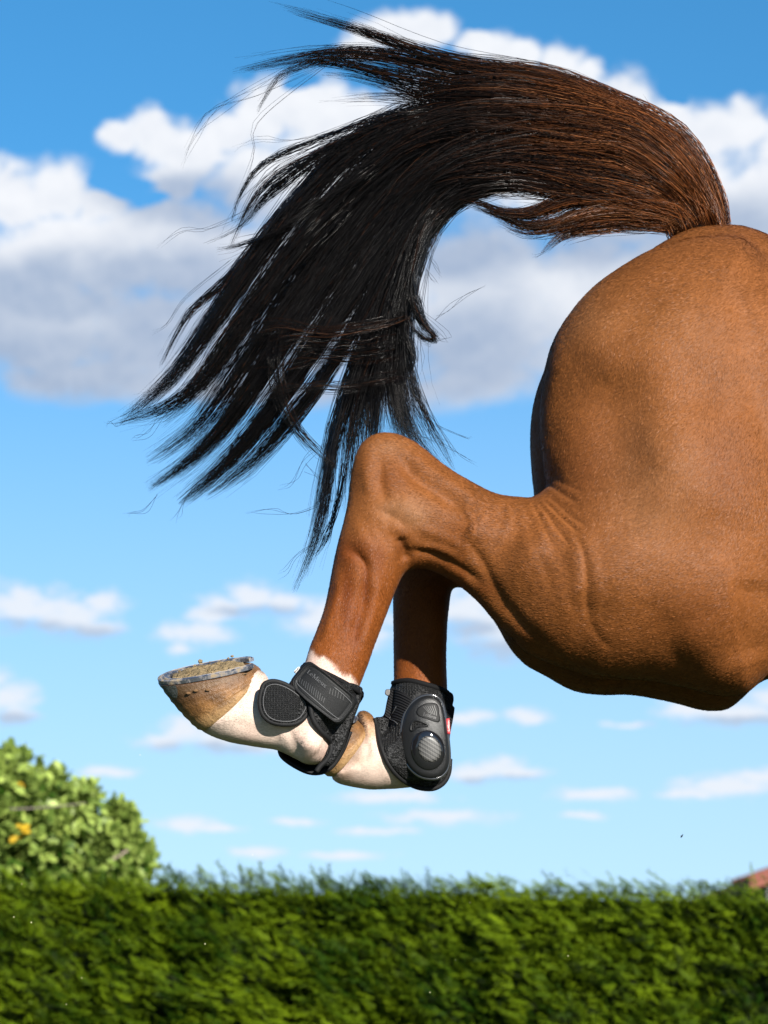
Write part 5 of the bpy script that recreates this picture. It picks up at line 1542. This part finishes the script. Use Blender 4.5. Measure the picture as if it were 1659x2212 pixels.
def build_hedge():
    rng = np.random.default_rng(5)
    VV = []; FF = []; CC = []; off = 0
    def add(n, pos, dirs, ups, scl, cols):
        nonlocal off
        k = rng.integers(0, 4, n)
        for t in range(4):
            m = k == t
            P, F, C = scatter(TM[t], pos[m], dirs[m], ups[m], scl[m], cols[m])
            VV.append(P); FF.append(F + off); CC.append(C); off += len(P)
    TM = [sprig(rng, 4) for _ in range(4)]
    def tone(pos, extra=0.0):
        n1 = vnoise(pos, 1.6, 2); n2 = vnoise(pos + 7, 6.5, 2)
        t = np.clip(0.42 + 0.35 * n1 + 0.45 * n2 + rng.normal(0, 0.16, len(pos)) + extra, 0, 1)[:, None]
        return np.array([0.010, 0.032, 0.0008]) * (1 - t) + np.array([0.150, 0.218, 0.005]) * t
    # face
    n = 21000
    x = np.where(rng.random(n) < 0.65, np.clip(rng.normal(0, 2.0, n), HX0, HX1), rng.uniform(HX0, HX1, n))
    z = np.where(rng.random(n) < 0.75, rng.uniform(HED_Z - 0.85, HED_Z - 0.0, n) - 0.0175 * x, rng.uniform(0.03, HED_Z, n))
    lay = rng.random(n)
    lump = vnoise(np.stack([x, z * 0, z], -1), 8.0, 3)
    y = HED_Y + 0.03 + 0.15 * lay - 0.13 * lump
    pos = np.stack([x, y, z], -1)
    lean = vnoise(pos + 13, 1.1, 2)
    dirs = np.stack([-0.62 + 0.55 * lean + rng.normal(0, 0.30, n), -0.62 + rng.normal(0, 0.22, n), 0.50 + rng.normal(0, 0.30, n)], -1)
    ups = np.stack([rng.normal(0.25, 0.35, n), rng.normal(-0.6, 0.3, n), np.full(n, 0.7)], -1)
    add(n, pos, dirs, ups, rng.uniform(0.052, 0.105, n), tone(pos, -0.30 * lay))  # deeper sprays coloured darker, painting in the shade inside the hedge
    # top
    n = 8000
    x = np.where(rng.random(n) < 0.65, np.clip(rng.normal(0, 2.0, n), HX0, HX1), rng.uniform(HX0, HX1, n))
    y = HED_Y + 0.02 + (HED_D - 0.1) * rng.random(n) ** 1.4
    top = HED_Z - 0.07 + 0.018 * vnoise(np.stack([x, y, 0 * x], -1), 2.2, 3) + 0.022 * vnoise(np.stack([x, y, 0 * x + 4], -1), 9.0, 2)
    top += -0.028 * x / 1.6
    pos = np.stack([x, y, top + rng.normal(0, 0.02, n)], -1)
    dirs = np.stack([rng.normal(-0.15, 0.6, n), rng.normal(-0.45, 0.4, n), 0.50 + rng.normal(0, 0.25, n)], -1)
    ups = rng.normal(0, 1, (n, 3))
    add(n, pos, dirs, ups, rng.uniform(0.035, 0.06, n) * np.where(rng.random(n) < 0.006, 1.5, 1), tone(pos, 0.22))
    V_ = np.vstack(VV); F_ = np.vstack(FF); C_ = np.vstack(CC)
    o = mesh_obj('sprays', V_, F_, leaf_green, hedge, smooth=False)
    set_attr(o, 'leaf', C_)
    o['kind'] = 'stuff'
build_hedge()

# ------------------------------------------------------------------ broad-leaved shrub behind the hedge, left
TY = 8.3
tp = at(-60, 1900, TY)
tree = empty('broadleaf_tree', (float(tp[0]), TY, 0))
tag(tree, 'bright green rounded leafy tree showing above the left end of the hedge', 'tree')
bark = material('tree_bark', (0.16, 0.13, 0.10), rough=0.9, spec=0.15, var=0.5, vscale=30, bump=0.01, bscale=40)
broad = material('broad_leaves', attr='leaf', rough=0.45, spec=0.2, trans=0.3)
CR = [(-40, 1880, 230, 250), (110, 1850, 150, 150), (200, 1890, 130, 120), (235, 1905, 75, 105), (-250, 1830, 260, 280), (60, 1748, 60, 66), (140, 1765, 50, 42), (-10, 1705, 58, 56), (-160, 1690, 150, 120), (-420, 1900, 230, 260), (258, 1838, 36, 72), (296, 1850, 26, 40), (28, 1655, 24, 30), (112, 1700, 22, 28), (262, 1765, 20, 26), (188, 1726, 20, 22)]
def build_tree():
    rng = np.random.default_rng(9)
    cents = []
    for cx, cy, rx, ry in CR:
        c = at(cx, cy, TY); sc = (TY - CAM_Y) / FPX
        cents.append((c, rx * sc, ry * sc))
    # limbs
    tops = [c for c, a, b in cents]
    trunk_top = np.array([tp[0] - 0.35, TY + 0.1, 0.75])
    tr = tube('trunk', [np.array([tp[0] - 0.45, TY + 0.1, 0]), np.array([tp[0] - 0.42, TY + 0.12, 0.4]), trunk_top], [0.11, 0.085, 0.07], bark, tree, sides=12)
    for i, (c, a, b) in enumerate(cents):
        e = c + np.array([0, rng.normal(0, 0.15), b * 0.4])
        mid = (trunk_top + e) / 2 + rng.normal(0, 0.08, 3) - np.array([0, 0, 0.05])
        tube('limb', crom(np.array([trunk_top - [0, 0, 0.06], mid, e]), 8), np.linspace(0.035, 0.009, 8), bark, tree, sides=7)
    # leaves: rosettes at twig ends spread through each lobe
    tv = []
    lv = np.array([(0, 0, 0), (0.22, 0.20, 0.05), (0.22, -0.20, 0.05), (0.6, 0.33, 0.04), (0.6, -0.33, 0.04), (0.6, 0, -0.03), (0.9, 0.2, -0.06), (0.9, -0.2, -0.06), (1.02, 0, -0.1), (0.25, 0, 0)])
    lf_ = np.array([(0, 9, 1), (0, 2, 9), (9, 5, 1), (1, 5, 3), (9, 2, 5), (2, 4, 5), (3, 5, 6), (4, 7, 5), (5, 8, 6), (5, 7, 8)])
    pos = []; dirs = []; cols = []
    ycl = []
    for c, a, b in cents:
        n = int(360 * (a * b) / 0.12) + 26
        u = rng.normal(0, 1, (n, 3)); u /= np.linalg.norm(u, axis=1)[:, None]
        r = rng.random(n) ** 0.38
        p = c + u * r[:, None] * np.array([a, min(a, b) * 1.1, b])
        p = p[p[:, 2] > 0.9]
        for q in p:
            k = rng.integers(5, 9)
            out = (q - c) / np.array([a, a, b]); out /= np.linalg.norm(out) + 1e-9
            tone = rng.normal(0.5, 0.22)
            for _ in range(k):
                d = out * 0.6 + rng.normal(0, 0.55, 3) + np.array([0, -0.15, 0.25])
                pos.append(q + rng.normal(0, 0.02, 3)); dirs.append(d)
                t = np.clip(tone + rng.normal(0, 0.15), 0, 1)
                cols.append(np.array([0.028, 0.075, 0.006]) * (1 - t) + np.array([0.36, 0.46, 0.10]) * t)
    pos = np.array(pos); dirs = np.array(dirs); cols = np.array(cols)
    n = len(pos)
    ups = rng.normal(0, 0.5, (n, 3)) + np.array([0, -0.5, 0.9])
    P, F, C = scatter((lv, lf_), pos, dirs, ups, rng.uniform(0.042, 0.074, n), cols)
    cr = mesh_obj('crown', P, F, broad, tree, smooth=False)
    set_attr(cr, 'leaf', C)
    # a few yellow leaf clusters
    pos = []; dirs = []; cols = []
    for (qx, qy, k) in ((46, 1798, 5), (52, 1700, 2)):
        c = at(qx, qy, TY - 0.55)
        for _ in range(k):
            pos.append(c + rng.normal(0, 0.018, 3)); dirs.append(rng.normal(0, 0.6, 3) + np.array([0, -0.3, -0.3]))
            cols.append(np.array([0.50, 0.32, 0.02]) * rng.uniform(0.7, 1.1))
    pos = np.array(pos); n = len(pos)
    P, F, C = scatter((lv, lf_), pos, np.array(dirs), rng.normal(0, 0.5, (n, 3)) + np.array([0, -1.0, 0.5]), rng.uniform(0.04, 0.06, n), np.array(cols))
    yl = mesh_obj('yellow_leaves', P, F, broad, tree, smooth=False)
    set_attr(yl, 'leaf', C)
    # the bare branch lying across the crown
    st = crom(np.array([at(20, 1748, TY - 0.62), at(70, 1746, TY - 0.62), at(120, 1742, TY - 0.6), at(185, 1735, TY - 0.58)]), 14)
    tube('bare_branch', st, np.linspace(0.0045, 0.003, 14), material('bare_wood', (0.12, 0.10, 0.08), rough=0.8), tree, sides=7)
build_tree()

# ------------------------------------------------------------------ tiled outbuilding far right
HY = 30.0
hx0 = float(at(1638, 1890, HY)[0]); hz0 = float(at(1606, 1896, HY)[2])
slope = math.radians(19)
half = 4.2
house = empty('house', (hx0 + half, HY + 5, 0))
tag(house, 'low rendered house with red tiled roof peeping over the hedge at right', 'house')
render_m = material('grey_render', (0.16, 0.155, 0.16), rough=0.9, spec=0.2, var=0.12, vscale=3)
tile_m = material('terracotta', (0.15, 0.05, 0.035), rough=0.8, spec=0.25, var=0.4, vscale=5)
xm = hx0 + half
zr = hz0 + half * math.tan(slope)
wv = []
for y in (HY, HY + 10):
    wv += [(hx0 + 0.12, y, 0), (xm * 2 - hx0 - 0.12, y, 0), (xm * 2 - hx0 - 0.12, y, hz0 - 0.14), (xm, y, zr - 0.16), (hx0 + 0.12, y, hz0 - 0.14)]
mesh_obj('wall', wv, [(0, 1, 2, 3, 4), (9, 8, 7, 6, 5), (0, 4, 9, 5), (1, 6, 7, 2)], render_m, house, smooth=False)
def box(name, lo, hi, mat, parent):
    v = [(x, y, z) for x in (lo[0], hi[0]) for y in (lo[1], hi[1]) for z in (lo[2], hi[2])]
    return mesh_obj(name, v, [(0, 1, 3, 2), (4, 6, 7, 5), (0, 4, 5, 1), (2, 3, 7, 6), (0, 2, 6, 4), (1, 5, 7, 3)], mat, parent, smooth=False)
wf_m = material('window_frame_paint', (0.7, 0.7, 0.68), rough=0.5)
gl_m = material('window_glass', (0.02, 0.03, 0.04), rough=0.05, spec=0.8)
for wx in (hx0 + 1.6, hx0 + 5.6):
    wfr = box('window', (wx, HY - 0.05, 1.0), (wx + 1.2, HY + 0.02, 2.1), wf_m, house)
    box('pane', (wx + 0.08, HY - 0.058, 1.08), (wx + 0.56, HY - 0.052, 2.02), gl_m, wfr)
    box('pane', (wx + 0.64, HY - 0.058, 1.08), (wx + 1.12, HY - 0.052, 2.02), gl_m, wfr)
dr = box('door', (hx0 + 3.6, HY - 0.06, 0.0), (hx0 + 4.6, HY + 0.02, 2.05), material('brown_door', (0.12, 0.06, 0.03), rough=0.5), house)
rv = []
for y in (HY - 0.2, HY + 10.2):
    rv += [(hx0 - 0.15, y, hz0 - 0.19), (xm, y, zr - 0.13), (2 * xm - hx0 + 0.15, y, hz0 - 0.19), (2 * xm - hx0 + 0.15, y, hz0 - 0.07), (xm, y, zr - 0.01), (hx0 - 0.15, y, hz0 - 0.07)]
roof = mesh_obj('roof', rv, [(0, 1, 4, 5), (1, 2, 3, 4), (11, 10, 7, 6), (10, 9, 8, 7), (5, 4, 10, 11), (4, 3, 9, 10), (0, 6, 7, 1), (1, 7, 8, 2), (0, 5, 11, 6), (2, 8, 9, 3)], tile_m, house, smooth=False)
# half-round tiles along the verge and over the slopes' first courses
th = np.linspace(0, math.pi, 7)
ring = np.stack([0 * th, -np.cos(th) * 0.11, np.sin(th) * 0.09], -1)
tvv = np.vstack([ring, ring * [1, 0.85, 0.85] + [0.42, 0, 0.0]])
tme = bpy.data.meshes.new('tile')
tme.from_pydata([tuple(p) for p in tvv], [], [(i, i + 1, 8 + i, 7 + i) for i in range(6)] + [tuple(range(7))[::-1], tuple(range(7, 14))])
tme.update(); tme.materials.append(tile_m)
for sg in (1, -1):
    for row in range(8):
        for i in range(12):
            o = bpy.data.objects.new('tile', tme)
            COL.objects.link(o)
            o.parent = roof
            t = i * 0.37
            x = (hx0 - 0.14 + t * math.cos(slope)) if sg > 0 else (2 * xm - hx0 + 0.14 - t * math.cos(slope))
            o.location = (x, HY - 0.14 + 0.24 * row, hz0 - 0.055 + t * math.sin(slope) + 0.012 * (row % 2))
            o.rotation_euler = (0, -slope if sg > 0 else -(math.pi - slope), 0)
            if sg < 0:
                o.rotation_euler = (0, -slope, math.pi)

# ------------------------------------------------------------------ sand thrown up by the hooves, and an insect
rng = np.random.default_rng(33)
gv_ = []; gf_ = []
for (qx, qy) in ((88, 3536), (515, 3572), (450, 3590), (125, 3690), (567, 3660), (614, 3714), (478, 3760), (820, 3776), (327, 3912), (265, 4018), (1254, 3778), (560, 3020), (1880, 3610), (2272, 3824), (1720, 3970), (1822, 3840), (55, 3668), (1010, 3420)):
    c = at(qx / 1.8517, qy / 1.8517, float(rng.uniform(-0.25, 0.3)))
    bm = bmesh.new(); bmesh.ops.create_icosphere(bm, subdivisions=1, radius=float(rng.uniform(0.0003, 0.0007)))
    k = len(gv_)
    gv_ += [np.array(v.co) * rng.uniform(0.6, 1.6, 3) + c for v in bm.verts]
    gf_ += [tuple(k + v.index for v in f.verts) for f in bm.faces]
    bm.free()
tag(mesh_obj('flying_sand', gv_, gf_, material('pale_sand', (0.62, 0.54, 0.36), rough=0.9), smooth=False), 'pale sand grains flying in front of the hedge', 'sand', kind='stuff')
ins = empty('flying_insect', tuple(at(1473, 1806, 0.6)))
tag(ins, 'tiny dark insect in the sky right of the hooves', 'insect')
ip = at(1473, 1806, 0.6)
tube('body', [ip + [-0.002, 0, -0.003], ip, ip + [0.002, 0, 0.003]], [0.0006, 0.0013, 0.0005], material('insect_dark', (0.01, 0.01, 0.01), rough=0.5), ins, sides=6)
for s in (-1, 1):
    mesh_obj('wing', [ip, ip + [0.001, s * 0.004, 0.001], ip + [-0.002, s * 0.005, 0.0005], ip + [-0.002, s * 0.001, -0.001]], [(0, 1, 2, 3)], MATS['insect_dark'], ins)
